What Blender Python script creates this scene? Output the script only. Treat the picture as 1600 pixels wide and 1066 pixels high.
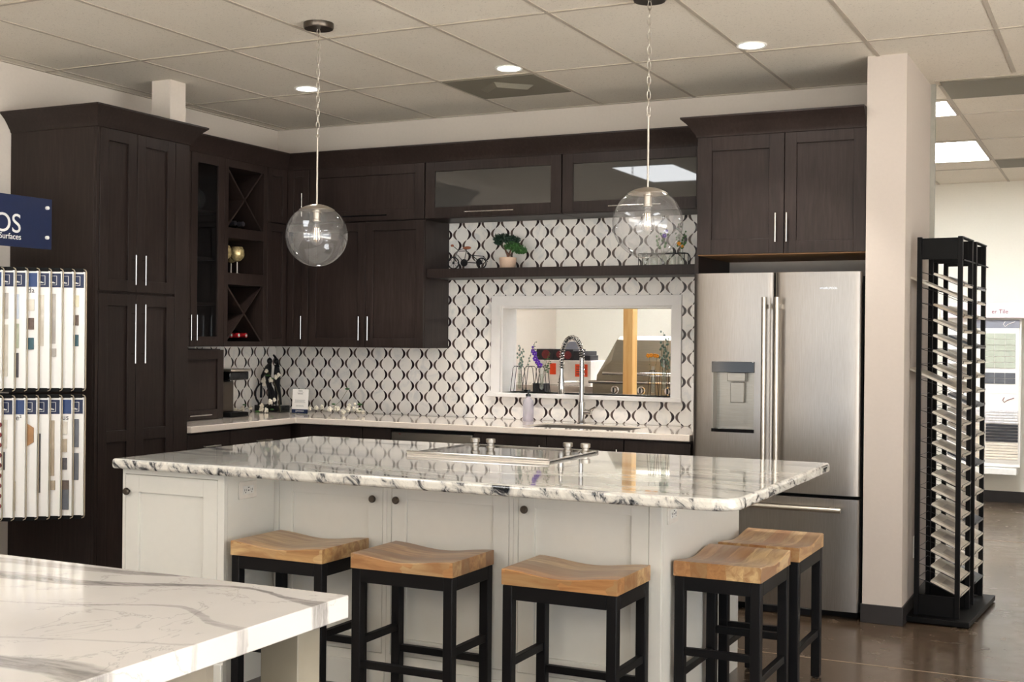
import bpy, bmesh, math, random
from mathutils import Vector, Matrix
PI = math.pi
random.seed(7)
for o in list(bpy.data.objects): bpy.data.objects.remove(o)
SC = bpy.context.scene
COL = SC.collection

# ------------------------------------------------------------ camera
cam_d = bpy.data.cameras.new('camera'); cam = bpy.data.objects.new('camera', cam_d); COL.objects.link(cam)
YAW, PITCH, ROLL = .4566, -.0021, .0095
fw = Vector((-math.sin(YAW)*math.cos(PITCH), math.cos(YAW)*math.cos(PITCH), math.sin(PITCH)))
rt0 = Vector((math.cos(YAW), math.sin(YAW), 0)); up0 = rt0.cross(fw)
rt = rt0*math.cos(ROLL)+up0*math.sin(ROLL); up = -rt0*math.sin(ROLL)+up0*math.cos(ROLL)
cam.matrix_world = Matrix(((rt.x, up.x, -fw.x, 5.40), (rt.y, up.y, -fw.y, -7.20), (rt.z, up.z, -fw.z, 1.433), (0, 0, 0, 1)))
cam_d.sensor_width = 36; cam_d.lens = 1951*36/1600; cam_d.clip_start = .05
SC.camera = cam
# ------------------------------------------------------------ world, exposure
SC.view_settings.view_transform = 'Standard'; SC.view_settings.look = 'None'
SC.view_settings.gamma = 1; SC.view_settings.use_curve_mapping = False
SC.view_settings.exposure = 1.36
w = bpy.data.worlds.new('world'); SC.world = w; w.use_nodes = True
w.node_tree.nodes['Background'].inputs[0].default_value = (.86, .93, 1, 1)
w.node_tree.nodes['Background'].inputs[1].default_value = 1.1
TROFFER_STRENGTH = 4.5
FAR_TROFFER_STRENGTH = 17.5
SPOT_WATTS = 30
# daylight added to lift the ceiling, through invented glazing: falls on the pavement and on the floor behind and right of the camera
fill_sun_d = bpy.data.lights.new('sun', 'SUN'); fill_sun_d.energy = 30; fill_sun_d.angle = .02; fill_sun_d.color = (.97, .99, 1)
sun = bpy.data.objects.new('sun', fill_sun_d); COL.objects.link(sun); sun.location = (20, -10, 12)
sun.rotation_euler = Vector((-math.cos(.80)*math.cos(.25), -math.cos(.80)*math.sin(.25)*-1, -math.sin(.80))).to_track_quat('-Z', 'Y').to_euler()
ZC = 2.89           # ceiling height

# ------------------------------------------------------------ materials
def lin(c):
    return tuple(((v/255)/12.92 if v/255 <= .04045 else ((v/255+.055)/1.055)**2.4) for v in c)+(1,)
class NT:
    def __init__(s, name):
        s.m = bpy.data.materials.new(name); s.m.use_nodes = True; s.t = s.m.node_tree
        s.b = s.t.nodes['Principled BSDF']; s.out = s.t.nodes['Material Output']
    def n(s, typ, **kw):
        x = s.t.nodes.new(typ)
        for k, v in kw.items(): setattr(x, k, v)
        return x
    def l(s, a, b): s.t.links.new(a, b)
    def math(s, op, a, b=None, c=None):
        x = s.n('ShaderNodeMath', operation=op)
        for i, v in enumerate((a, b, c)):
            if v is None: continue
            if isinstance(v, (int, float)): x.inputs[i].default_value = v
            else: s.l(v, x.inputs[i])
        return x.outputs[0]
    def coord(s, scale=(1, 1, 1), kind='Object', rot=(0, 0, 0)):
        tc = s.n('ShaderNodeTexCoord'); mp = s.n('ShaderNodeMapping')
        mp.inputs['Scale'].default_value = scale; mp.inputs['Rotation'].default_value = rot
        s.l(tc.outputs[kind], mp.inputs['Vector']); return mp.outputs[0]
    def noise(s, vec, scale, detail=3, rough=.5, dist=0):
        x = s.n('ShaderNodeTexNoise'); x.inputs['Scale'].default_value = scale; x.inputs['Detail'].default_value = detail
        x.inputs['Roughness'].default_value = rough; x.inputs['Distortion'].default_value = dist
        s.l(vec, x.inputs['Vector']); return x.outputs['Fac']
    def ramp(s, fac, stops, interp='LINEAR'):
        x = s.n('ShaderNodeValToRGB'); cr = x.color_ramp; cr.interpolation = interp
        while len(cr.elements) < len(stops): cr.elements.new(.5)
        for e, (p, c) in zip(cr.elements, stops): e.position = p; e.color = c
        s.l(fac, x.inputs[0]); return x.outputs[0]
    def mix(s, f, a, b, mode='MIX'):
        x = s.n('ShaderNodeMix', data_type='RGBA', blend_type=mode)
        for i, v in ((0, f), (6, a), (7, b)):
            if isinstance(v, (int, float, tuple)): x.inputs[i].default_value = v
            else: s.l(v, x.inputs[i])
        return x.outputs[2]
    def bump(s, h, strength=.2, dist=.01):
        x = s.n('ShaderNodeBump'); x.inputs['Strength'].default_value = strength; x.inputs['Distance'].default_value = dist
        s.l(h, x.inputs['Height']); s.l(x.outputs[0], s.b.inputs['Normal'])
    def set(s, **kw):
        for k, v in kw.items():
            k = {'base': 'Base Color', 'rough': 'Roughness', 'metal': 'Metallic', 'coat': 'Coat Weight', 'coatr': 'Coat Roughness',
                 'trans': 'Transmission Weight', 'ior': 'IOR', 'alpha': 'Alpha', 'spec': 'Specular IOR Level', 'aniso': 'Anisotropic'}[k]
            if isinstance(v, (int, float, tuple)): s.b.inputs[k].default_value = v
            else: s.l(v, s.b.inputs[k])
        return s
def plain(name, rgb, rough=.5, metal=0, var=.04, scale=30, spec=.5, bump=0):
    """painted / plain surface with a faint procedural mottling"""
    s = NT(name); c = lin(rgb)
    f = s.noise(s.coord(), scale, 2)
    a = tuple(max(0, v*(1-var)) for v in c[:3])+(1,); b = tuple(min(1, v*(1+var)) for v in c[:3])+(1,)
    s.set(base=s.ramp(f, [(.3, a), (.7, b)]), rough=rough, metal=metal, spec=spec)
    if bump: s.bump(f, bump, .002)
    return s.m
M = {}
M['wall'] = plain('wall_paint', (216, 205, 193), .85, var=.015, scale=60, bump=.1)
M['wall_wing'] = plain('wall_paint_wing_dimmed', (194, 183, 173), .85, var=.012, scale=60, bump=.1)  # darker copy of the wall paint, offsets the strong light on this wall
M['wall_bright'] = plain('white_wall_paint', (232, 228, 216), .85, var=.01, scale=60)
M['white_trim'] = plain('white_trim_paint', (236, 232, 228), .35, var=.01)
M['black_base'] = plain('black_vinyl_base', (38, 34, 33), .5)
M['black_metal'] = plain('black_powder_coat', (11, 10, 10), .55, spec=.16)
M['black_wire'] = plain('black_wire', (24, 24, 26), .35)
M['stool_black'] = plain('black_stool_frame', (15, 14, 15), .48, spec=.2)
M['chrome'] = plain('polished_chrome', (215, 212, 208), .12, 1, .02)
M['nickel'] = plain('brushed_nickel', (198, 190, 178), .28, 1, .03)
M['bronze'] = plain('dark_bronze', (92, 84, 76), .32, .9)
M['island_paint'] = plain('island_white_paint', (226, 223, 214), .42, var=.008)
M['dark_gap'] = plain('shadow_gap_liner', (16, 14, 14), .8)
M['black_gloss'] = plain('black_gloss_plastic', (12, 12, 14), .08)
M['plastic_white'] = plain('white_plastic', (236, 234, 228), .35)
M['paper'] = plain('white_board', (242, 238, 232), .5, var=.006)
M['navy'] = plain('navy_print', (19, 33, 68), .45, var=.05)
M['navy_light'] = plain('blue_print', (42, 66, 112), .45, var=.05)
M['dark_print'] = plain('dark_print', (70, 68, 70), .6)
M['pale_print'] = plain('pale_print', (236, 232, 226), .6)
M['ceramic'] = plain('speckled_clay', (214, 184, 160), .6, var=.05, scale=200)
M['leaf'] = plain('green_leaves', (52, 96, 40), .55, var=.35, scale=60)
M['leaf_dark'] = plain('dark_green_needles', (18, 48, 30), .6, var=.35, scale=80)
M['leaf_grey'] = plain('grey_green_eucalyptus', (112, 132, 118), .6, var=.3, scale=60)
M['stem'] = plain('brown_green_stem', (96, 90, 60), .6, var=.2)
M['trunk'] = plain('brown_trunk', (92, 60, 44), .7, var=.3, scale=80)
M['petal_white'] = plain('cream_petals', (240, 232, 214), .6, var=.05)
M['petal_purple'] = plain('purple_petals', (96, 40, 170), .6, var=.3, scale=80)
M['petal_orange'] = plain('orange_yellow_petals', (240, 150, 20), .6, var=.3, scale=120)
M['petal_core'] = plain('rust_flower_core', (150, 60, 20), .7)
M['sculpt'] = plain('blackened_bronze', (20, 19, 21), .35, .4)
M['rubber'] = plain('black_rubber', (20, 20, 20), .7)
M['leather'] = plain('tan_leather', (150, 84, 52), .5, var=.2)
M['orange_tag'] = plain('orange_red_label', (238, 74, 20), .5, var=.06)
M['box_white'] = plain('white_carton', (226, 220, 214), .6)
M['box_black'] = plain('black_carton', (38, 36, 42), .5)
M['pink_banner'] = plain('pale_pink_banner', (236, 222, 226), .6, var=.01)
M['grey_header'] = plain('grey_header_print', (140, 142, 152), .6)
M['board_edge'] = plain('satin_board_edge', (168, 154, 132), .4, .3)
M['bounce_ground'] = plain('pale_bounce_ground', (190, 186, 178), .9)
M['grille'] = plain('grey_vent_grille', (128, 122, 108), .7, var=.06, scale=150)
M['aluminium'] = plain('aluminium_strip', (170, 168, 158), .4, .6)
M['tee'] = plain('ceiling_tee', (182, 171, 156), .6)
M['outlet'] = plain('outlet_plastic', (232, 226, 216), .4)
M['under_wood'] = plain('maple_underside', (150, 112, 74), .6, var=.1)
M['label_red'] = plain('red_round_print', (120, 40, 44), .5, var=.2)
M['wax_red'] = plain('red_foil', (150, 24, 30), .35)
M['wax_teal'] = plain('pale_teal_foil', (170, 205, 196), .35)
M['bottle_glass'] = plain('dark_bottle_glass', (18, 20, 16), .08)

def m_darkwood():
    s = NT('espresso_stained_maple'); v = s.coord((14, 14, 1.1))
    g = s.noise(v, 5, 6, .6, .4); g2 = s.noise(s.coord((1.5, 1.5, .6)), 3, 3)
    c = s.ramp(s.math('ADD', s.math('MULTIPLY', g, .6), s.math('MULTIPLY', g2, .4)),
               [(.3, lin((31, 24, 21))), (.5, lin((41, 32, 29))), (.72, lin((55, 44, 40)))])
    s.set(base=c, rough=.44, spec=.25); s.bump(g, .04, .002); return s.m
M['dark'] = m_darkwood()
def m_ceiling():
    s = NT('acoustic_ceiling_tile'); v = s.coord()
    f = s.noise(v, 95, 2, .7); f2 = s.noise(v, 240, 1, .5); big = s.noise(v, 1.5, 2)
    pit = s.math('MAXIMUM', s.math('SUBTRACT', .40, f), 0); pit2 = s.math('MAXIMUM', s.math('SUBTRACT', .36, f2), 0)
    d = s.math('MINIMUM', s.math('ADD', s.math('MULTIPLY', pit, 3.5), s.math('MULTIPLY', pit2, 2.5)), 1)
    c = s.mix(d, s.ramp(big, [(.3, lin((226, 217, 203))), (.7, lin((231, 223, 210)))]), lin((140, 128, 112)))
    s.set(base=c, rough=.95, spec=.1); s.bump(s.math('MULTIPLY', d, -1), .35, .004); return s.m
M['ceiling'] = m_ceiling()
def m_floor():
    s = NT('polished_stained_concrete'); v = s.coord()
    a = s.noise(v, 1.3, 5, .6, .6); b = s.noise(v, 9, 5, .65, .3)
    f = s.math('ADD', s.math('MULTIPLY', a, .65), s.math('MULTIPLY', b, .35))
    c = s.ramp(f, [(.32, lin((58, 46, 36))), (.5, lin((78, 64, 51))), (.68, lin((100, 84, 68)))])
    s.set(base=c, rough=s.ramp(b, [(.3, (.16,)*3+(1,)), (.7, (.3,)*3+(1,))]), coat=.2, coatr=.12); s.bump(b, .03, .003); return s.m
M['floor'] = m_floor()
M['seam'] = plain('pale_saw_cut', (150, 132, 112), .6)
def m_steel(name='brushed_stainless', tint=(176, 170, 164), rough=.3, vert=True):
    s = NT(name); sc = (90, 90, 1.5) if vert else (1.5, 90, 90)
    f = s.noise(s.coord(sc), 8, 3, .6)
    s.set(base=s.ramp(f, [(.3, lin(tuple(x-8 for x in tint))), (.7, lin(tuple(x+8 for x in tint)))]), metal=1.,
          rough=s.math('ADD', rough-.04, s.math('MULTIPLY', f, .08)))
    s.bump(f, .02, .001); return s.m
M['steel'] = m_steel(tint=(152, 146, 140), rough=.31)
M['steel_h'] = m_steel('brushed_steel_horizontal', (150, 146, 138), .32, False)
M['steel_lid'] = m_steel('satin_grill_steel', (150, 142, 126), .38, False)
def m_granite():
    s = NT('white_granite_grey_streaks'); v = s.coord()
    w1 = s.noise(v, 1.6, 3, .5)
    # streaks run nearly along x, drifting slowly in y
    tc = s.n('ShaderNodeSeparateXYZ'); s.l(v, tc.inputs[0])
    y = s.math('ADD', tc.outputs[1], s.math('MULTIPLY', tc.outputs[0], .16))
    y = s.math('ADD', y, s.math('MULTIPLY', s.math('SUBTRACT', w1, .5), .35))
    cb = s.n('ShaderNodeCombineXYZ'); s.l(s.math('MULTIPLY', tc.outputs[0], .45), cb.inputs[0]); s.l(s.math('MULTIPLY', y, 4.2), cb.inputs[1])
    s.l(tc.outputs[2], cb.inputs[2])
    n1 = s.noise(cb.outputs[0], 2.2, 7, .62, .3)
    cb2 = s.n('ShaderNodeCombineXYZ'); s.l(s.math('MULTIPLY', tc.outputs[0], 1.2), cb2.inputs[0]); s.l(s.math('MULTIPLY', y, 14), cb2.inputs[1])
    n2 = s.noise(cb2.outputs[0], 2.0, 5, .7, .2)
    base = s.ramp(n1, [(.30, lin((232, 229, 222))), (.50, lin((218, 214, 205))), (.565, lin((184, 183, 179))), (.625, lin((128, 129, 130))), (.72, lin((74, 74, 78)))])
    c = s.mix(s.ramp(n2, [(.52, (0, 0, 0, 1)), (.72, (.8, .8, .8, 1))]), base, lin((146, 144, 141)))
    # the rounded edge cuts across the veins: short dark bars and mottling
    cb3 = s.n('ShaderNodeCombineXYZ'); s.l(s.math('ADD', s.math('MULTIPLY', tc.outputs[0], 11), s.math('MULTIPLY', tc.outputs[2], 5)), cb3.inputs[0])
    s.l(s.math('MULTIPLY', tc.outputs[1], 5), cb3.inputs[1]); s.l(s.math('MULTIPLY', tc.outputs[2], 9), cb3.inputs[2])
    n3 = s.noise(cb3.outputs[0], 1.6, 6, .68, .8)
    edge = s.ramp(n3, [(.42, lin((226, 221, 210))), (.53, lin((198, 193, 184))), (.585, lin((112, 112, 112))), (.63, lin((34, 36, 40)))])
    geo = s.n('ShaderNodeNewGeometry'); sx = s.n('ShaderNodeSeparateXYZ'); s.l(geo.outputs['Normal'], sx.inputs[0])
    k = s.ramp(sx.outputs[2], [(.62, (1, 1, 1, 1)), (.9, (0, 0, 0, 1))])
    c = s.mix(k, c, edge)
    sp = s.noise(v, 130, 2, .6); c = s.mix(s.ramp(sp, [(.62, (0, 0, 0, 1)), (.75, (.45, .45, .45, 1))]), c, lin((120, 108, 98)))
    s.set(base=c, rough=.05, coat=.4, coatr=.02, ior=1.6); return s.m
M['granite'] = m_granite()
def m_quartz(name, veins=True, base=(225, 220, 214)):
    s = NT(name); v = s.coord()
    c = s.ramp(s.noise(v, 3, 4), [(.35, lin(tuple(x-7 for x in base))), (.65, lin(base))])
    if veins:
        tc = s.n('ShaderNodeSeparateXYZ'); s.l(v, tc.inputs[0])
        X = s.math('DIVIDE', s.math('SUBTRACT', tc.outputs[0], 2.2), 1.82)
        fine = s.noise(v, 14, 6, .7, .8); mid = s.noise(v, 4, 3, .5)
        yw = s.math('ADD', tc.outputs[1], s.math('ADD', s.math('MULTIPLY', s.math('SUBTRACT', fine, .5), .022), s.math('MULTIPLY', s.math('SUBTRACT', mid, .5), .03)))
        streak = s.ramp(s.noise(s.coord((3, 22, 3)), 3, 6, .7), [(.38, lin((180, 175, 170))), (.62, lin((108, 104, 102)))])
        def curve(pts):
            f = s.n('ShaderNodeFloatCurve'); c_ = f.mapping.curves[0]
            P_ = [((x-2.2)/1.82, val) for x, val in pts]
            c_.points[0].location = P_[0]; c_.points[1].location = P_[-1]
            for p in P_[1:-1]: c_.points.new(*p)
            f.mapping.update(); s.l(X, f.inputs['Value']); return f.outputs[0]
        def vein(pts, wpts, strength):
            yc = s.math('ADD', -6.3, s.math('MULTIPLY', curve([(x, (y+6.3)/1.3) for x, y in pts]), 1.3))
            wd = s.math('ADD', .0005, s.math('MULTIPLY', curve([(x, q/.1) for x, q in wpts]), .1))
            d = s.math('DIVIDE', s.math('ABSOLUTE', s.math('SUBTRACT', yw, yc)), wd)
            return s.ramp(d, [(0, (strength,)*3+(1,)), (.72, (strength*.85,)*3+(1,)), (1, (0, 0, 0, 1))])
        VA = vein([(2.2, -5.42), (3.0, -5.30), (3.25, -5.268), (3.435, -5.255), (3.545, -5.22), (3.667, -5.166), (3.76, -5.139), (3.845, -5.146), (3.916, -5.172), (4.02, -5.195)],
                  [(2.2, .05), (3.3, .034), (3.55, .024), (3.72, .012), (3.85, .007), (3.93, .014), (4.02, .036)], .85)
        VB = vein([(2.2, -5.75), (3.1, -5.53), (3.448, -5.465), (3.577, -5.428), (3.684, -5.37), (3.781, -5.336), (3.849, -5.362), (3.938, -5.415), (4.02, -5.43)],
                  [(2.2, .006), (3.7, .006), (3.85, .012), (4.02, .016)], .5)
        VC = vein([(2.2, -6.1), (3.3, -5.86), (3.775, -5.785), (3.901, -5.77), (4.02, -5.79)], [(2.2, .05), (3.7, .035), (4.02, .05)], .75)
        VD = vein([(2.2, -5.20), (3.0, -5.15), (3.5, -5.115), (3.7, -5.06), (4.02, -5.0)], [(2.2, .03), (3.4, .022), (3.6, .012), (4.02, .001)], .7)
        VE = vein([(2.2, -6.0), (3.6, -5.70), (3.80, -5.625), (4.02, -5.55)], [(2.2, .004), (4.02, .006)], .3)
        for k in (VA, VB, VC, VD, VE): c = s.mix(k, c, streak)
        cr = s.math('ABSOLUTE', s.math('SUBTRACT', s.noise(v, 2.4, 7, .62, 1.5), .5))
        c = s.mix(s.ramp(cr, [(.0, (.42, .42, .42, 1)), (.008, (0, 0, 0, 1))]), c, lin((150, 146, 144)))
    else:
        c = s.mix(s.ramp(s.noise(v, 160, 2, .6), [(.58, (0, 0, 0, 1)), (.7, (.35, .35, .35, 1))]), c, lin((176, 160, 146)))
    s.set(base=c, rough=.1, coat=.3, coatr=.04); return s.m
M['quartz_vein'] = m_quartz('white_quartz_bold_grey_veins')
M['quartz'] = m_quartz('warm_white_speckled_quartz', False, (226, 214, 202))
def m_seat():
    s = NT('acacia_block_wood'); tc = s.n('ShaderNodeTexCoord'); oi = s.n('ShaderNodeObjectInfo')
    sp = s.n('ShaderNodeSeparateXYZ'); s.l(tc.outputs['Object'], sp.inputs[0])
    w1 = s.noise(tc.outputs['Object'], 9, 3, .5)
    yy = s.math('ADD', s.math('MULTIPLY', s.math('SUBTRACT', w1, .5), .02), sp.outputs[1])
    strip = s.math('FLOOR', s.math('DIVIDE', s.math('ADD', yy, .165), .0661))
    wn = s.n('ShaderNodeTexWhiteNoise', noise_dimensions='2D'); cb = s.n('ShaderNodeCombineXYZ')
    s.l(strip, cb.inputs[0]); s.l(s.math('MULTIPLY', oi.outputs['Random'], 37), cb.inputs[1]); s.l(cb.outputs[0], wn.inputs['Vector'])
    cb2 = s.n('ShaderNodeCombineXYZ'); s.l(s.math('MULTIPLY', sp.outputs[0], 3.0), cb2.inputs[0])
    s.l(s.math('MULTIPLY', sp.outputs[1], 22), cb2.inputs[1]); s.l(s.math('ADD', s.math('MULTIPLY', sp.outputs[2], 22), s.math('MULTIPLY', wn.outputs['Value'], 40)), cb2.inputs[2])
    g = s.noise(cb2.outputs[0], 1.2, 6, .6, .9)
    tone = s.ramp(wn.outputs['Value'], [(0, lin((112, 80, 58))), (.2, lin((208, 168, 114))), (.5, lin((178, 122, 74))), (.72, lin((220, 188, 136))), (1, lin((142, 106, 76)))])
    c = s.mix(s.ramp(g, [(.35, (0, 0, 0, 1)), (.62, (.75, .75, .75, 1))]), tone, lin((146, 96, 56)))
    s.set(base=c, rough=.34, coat=.25, coatr=.2); return s.m
M['seat'] = m_seat()
def m_woodpost():
    s = NT('orange_fir_post'); g = s.noise(s.coord((18, 18, 1.2)), 3, 5, .6, .5); k = s.noise(s.coord(), 11, 1)
    c = s.ramp(g, [(.3, lin((234, 176, 102))), (.7, lin((250, 208, 138)))])
    c = s.mix(s.ramp(k, [(.76, (0, 0, 0, 1)), (.8, (.8, .8, .8, 1))]), c, lin((120, 70, 30)))
    s.set(base=c, rough=.5); return s.m
M['fir'] = m_woodpost()
M['greywood'] = plain('grey_painted_post', (140, 132, 116), .55, var=.06, scale=14)
M['tablepanel'] = plain('taupe_table_panel', (150, 140, 124), .55, var=.02)
def m_mosaic(axis, u0, name):
    """ogee lantern mosaic: white marble lanterns with dark and taupe crescents; u0/z0 = centre of a gap between two lanterns"""
    s = NT(name); tc = s.n('ShaderNodeTexCoord'); sp = s.n('ShaderNodeSeparateXYZ'); s.l(tc.outputs['Object'], sp.inputs[0])
    P, RD, Z0 = .140, .0714, .966
    u = s.math('DIVIDE', s.math('SUBTRACT', sp.outputs[axis], u0), P)
    v = s.math('DIVIDE', s.math('SUBTRACT', sp.outputs[2], Z0), RD)
    # boundary curves: u = +-(.25 + .25(1-g)cos(pi v)) about lantern centres at u=.5 (v even)
    row = s.math('ROUND', v)
    par = s.math('MODULO', s.math('ABSOLUTE', row), 2)          # 0: gap centres at integer u
    vv = s.math('SUBTRACT', v, row)                              # -.5..5
    uu = s.math('ADD', u, s.math('MULTIPLY', par, .5))
    gx = s.math('SUBTRACT', uu, s.math('ROUND', uu))             # -.5..5 around nearest gap
    side = s.math('SIGN', gx); ax = s.math('ABSOLUTE', gx)
    # outer arc (near gap) and inner arc of a crescent, both as functions of vv
    v2 = s.math('MULTIPLY', vv, vv)
    outer = s.math('ADD', .018, s.math('MULTIPLY', v2, .84))
    t = s.math('SUBTRACT', 1, s.math('MULTIPLY', v2, 4.2))       # 1 at the middle .. ~0 at tips
    t = s.math('POWER', s.math('MAXIMUM', t, 0), .62)
    thick = s.math('MULTIPLY', s.math('MAXIMUM', t, 0), s.math('SUBTRACT', .122, s.math('MULTIPLY', s.math('MAXIMUM', side, 0), .012)))
    thick = s.math('ADD', thick, .012)
    inner = s.math('ADD', outer, thick)
    k = s.math('MULTIPLY', s.math('GREATER_THAN', ax, outer), s.math('LESS_THAN', ax, inner))
    wn = s.n('ShaderNodeTexWhiteNoise', noise_dimensions='2D'); cb = s.n('ShaderNodeCombineXYZ')
    cell = s.math('FLOOR', uu); s.l(cell, cb.inputs[0]); s.l(row, cb.inputs[1]); s.l(cb.outputs[0], wn.inputs['Vector'])
    mar = s.noise(s.coord((1, 1, 1)), 7, 5, .6, 1.4)
    base = s.ramp(mar, [(.34, lin((224, 222, 219))), (.5, lin((246, 241, 234))), (.7, lin((250, 244, 236)))])
    base = s.mix(s.math('MULTIPLY', wn.outputs['Value'], .25), base, lin((216, 213, 211)))
    crc = s.mix(s.math('GREATER_THAN', side, 0), lin((44, 32, 34)), lin((92, 78, 71)))
    s.set(base=s.mix(k, base, crc), rough=.22); s.bump(s.math('MULTIPLY', k, -1), .05, .001); return s.m
M['mosaic_back'] = m_mosaic(0, 1.566, 'lantern_mosaic_back')
M['mosaic_left'] = m_mosaic(1, -.05, 'lantern_mosaic_left')
def m_thin(name, tint=(1, 1, 1), refl=1.0, haze=.0, ior=1.5, rough=.01):
    s = NT(name); t = s.t; t.nodes.remove(s.b)
    tr = s.n('ShaderNodeBsdfTransparent'); tr.inputs[0].default_value = tint+(1,)
    gl = s.n('ShaderNodeBsdfGlossy'); gl.inputs['Roughness'].default_value = rough
    fr = s.n('ShaderNodeLayerWeight'); fr.inputs[0].default_value = .5
    mx = s.n('ShaderNodeMixShader'); s.l(s.math('MINIMUM', s.math('ADD', .055*refl, s.math('MULTIPLY', s.math('POWER', fr.outputs['Facing'], 4.5), .55*refl)), 1), mx.inputs[0])
    s.l(tr.outputs[0], mx.inputs[1]); s.l(gl.outputs[0], mx.inputs[2]); o = mx.outputs[0]
    if haze:
        df = s.n('ShaderNodeBsdfDiffuse'); df.inputs[0].default_value = (.8, .8, .8, 1)
        m2 = s.n('ShaderNodeMixShader'); m2.inputs[0].default_value = haze; s.l(o, m2.inputs[1]); s.l(df.outputs[0], m2.inputs[2]); o = m2.outputs[0]
    s.l(o, s.out.inputs[0]); return s.m
M['globe'] = m_thin('clear_globe_glass', (.985, .985, .99), 1.6, .05)  # white diffuse share imitates the room's reflections in the glass
M['vase_glass'] = m_thin('clear_vase_glass', (.93, .95, .92), 1.6, .03)
M['cab_glass'] = m_thin('cabinet_glass', (.72, .74, .75), 1.2, 0)
M['soap'] = m_thin('lilac_soap_bottle', (.80, .74, .86), 1.2, .35)
M['frost'] = NT('smoked_frosted_glass').set(base=lin((64, 62, 59)), rough=.02, spec=.8).m
M['mercury'] = plain('gold_mercury_glass', (214, 190, 140), .25, .6, .55, 45)
def emis(name, rgb, st):
    s = NT(name); s.set(base=(0, 0, 0, 1)); s.b.inputs['Emission Color'].default_value = rgb+(1,); s.b.inputs['Emission Strength'].default_value = st; return s.m
M['troffer'] = emis('lit_troffer_diffuser', (.955, .98, 1.0), TROFFER_STRENGTH)
M['troffer_far'] = emis('lit_far_troffer_diffuser', (.965, .99, 1.0), FAR_TROFFER_STRENGTH)
M['downlight'] = emis('lit_downlight', (1, .95, .9), 45)
M['filament'] = emis('glowing_filament', (1, .70, .42), 2.2)
def stone(name, a, b, scale=12):
    s = NT(name); f = s.noise(s.coord(), scale, 5, .65, .6); s.set(base=s.ramp(f, [(.35, lin(a)), (.65, lin(b))]), rough=.4); return s.m
M['tile_beige'] = stone('beige_stone', (196, 186, 170), (220, 212, 198))
M['tile_grey'] = stone('grey_stone', (160, 152, 144), (186, 178, 168))
M['tile_taupe'] = stone('taupe_stone', (166, 148, 124), (186, 170, 146))
M['tile_brown'] = stone('brown_stone', (72, 56, 48), (104, 84, 70), 25)
M['tile_char'] = stone('charcoal_stone', (54, 50, 52), (84, 78, 80), 25)
M['tile_teal'] = stone('teal_glass_tile', (36, 74, 84), (60, 104, 112))
M['tile_green'] = stone('green_grey_marble', (150, 158, 130), (196, 196, 176), 20)
M['tile_blue'] = stone('pale_blue_tile', (188, 198, 212), (204, 210, 220))
M['tile_cream'] = stone('cream_tile', (214, 204, 172), (228, 220, 192))
M['tile_wood'] = stone('oak_hexagon_tile', (150, 104, 58), (182, 134, 84), 8)
M['tile_sage'] = stone('sage_tile', (176, 182, 166), (190, 196, 180))
M['tile_black'] = stone('black_ribbed_tile', (34, 34, 38), (50, 50, 56))
M['tile_slate'] = stone('slate_tile', (84, 86, 92), (104, 106, 112))
M['tile_marble'] = stone('white_marble_mosaic', (206, 204, 208), (240, 236, 234), 30)
M['tile_ivory'] = stone('ivory_ribbed_tile', (226, 214, 196), (238, 228, 212))

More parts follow.
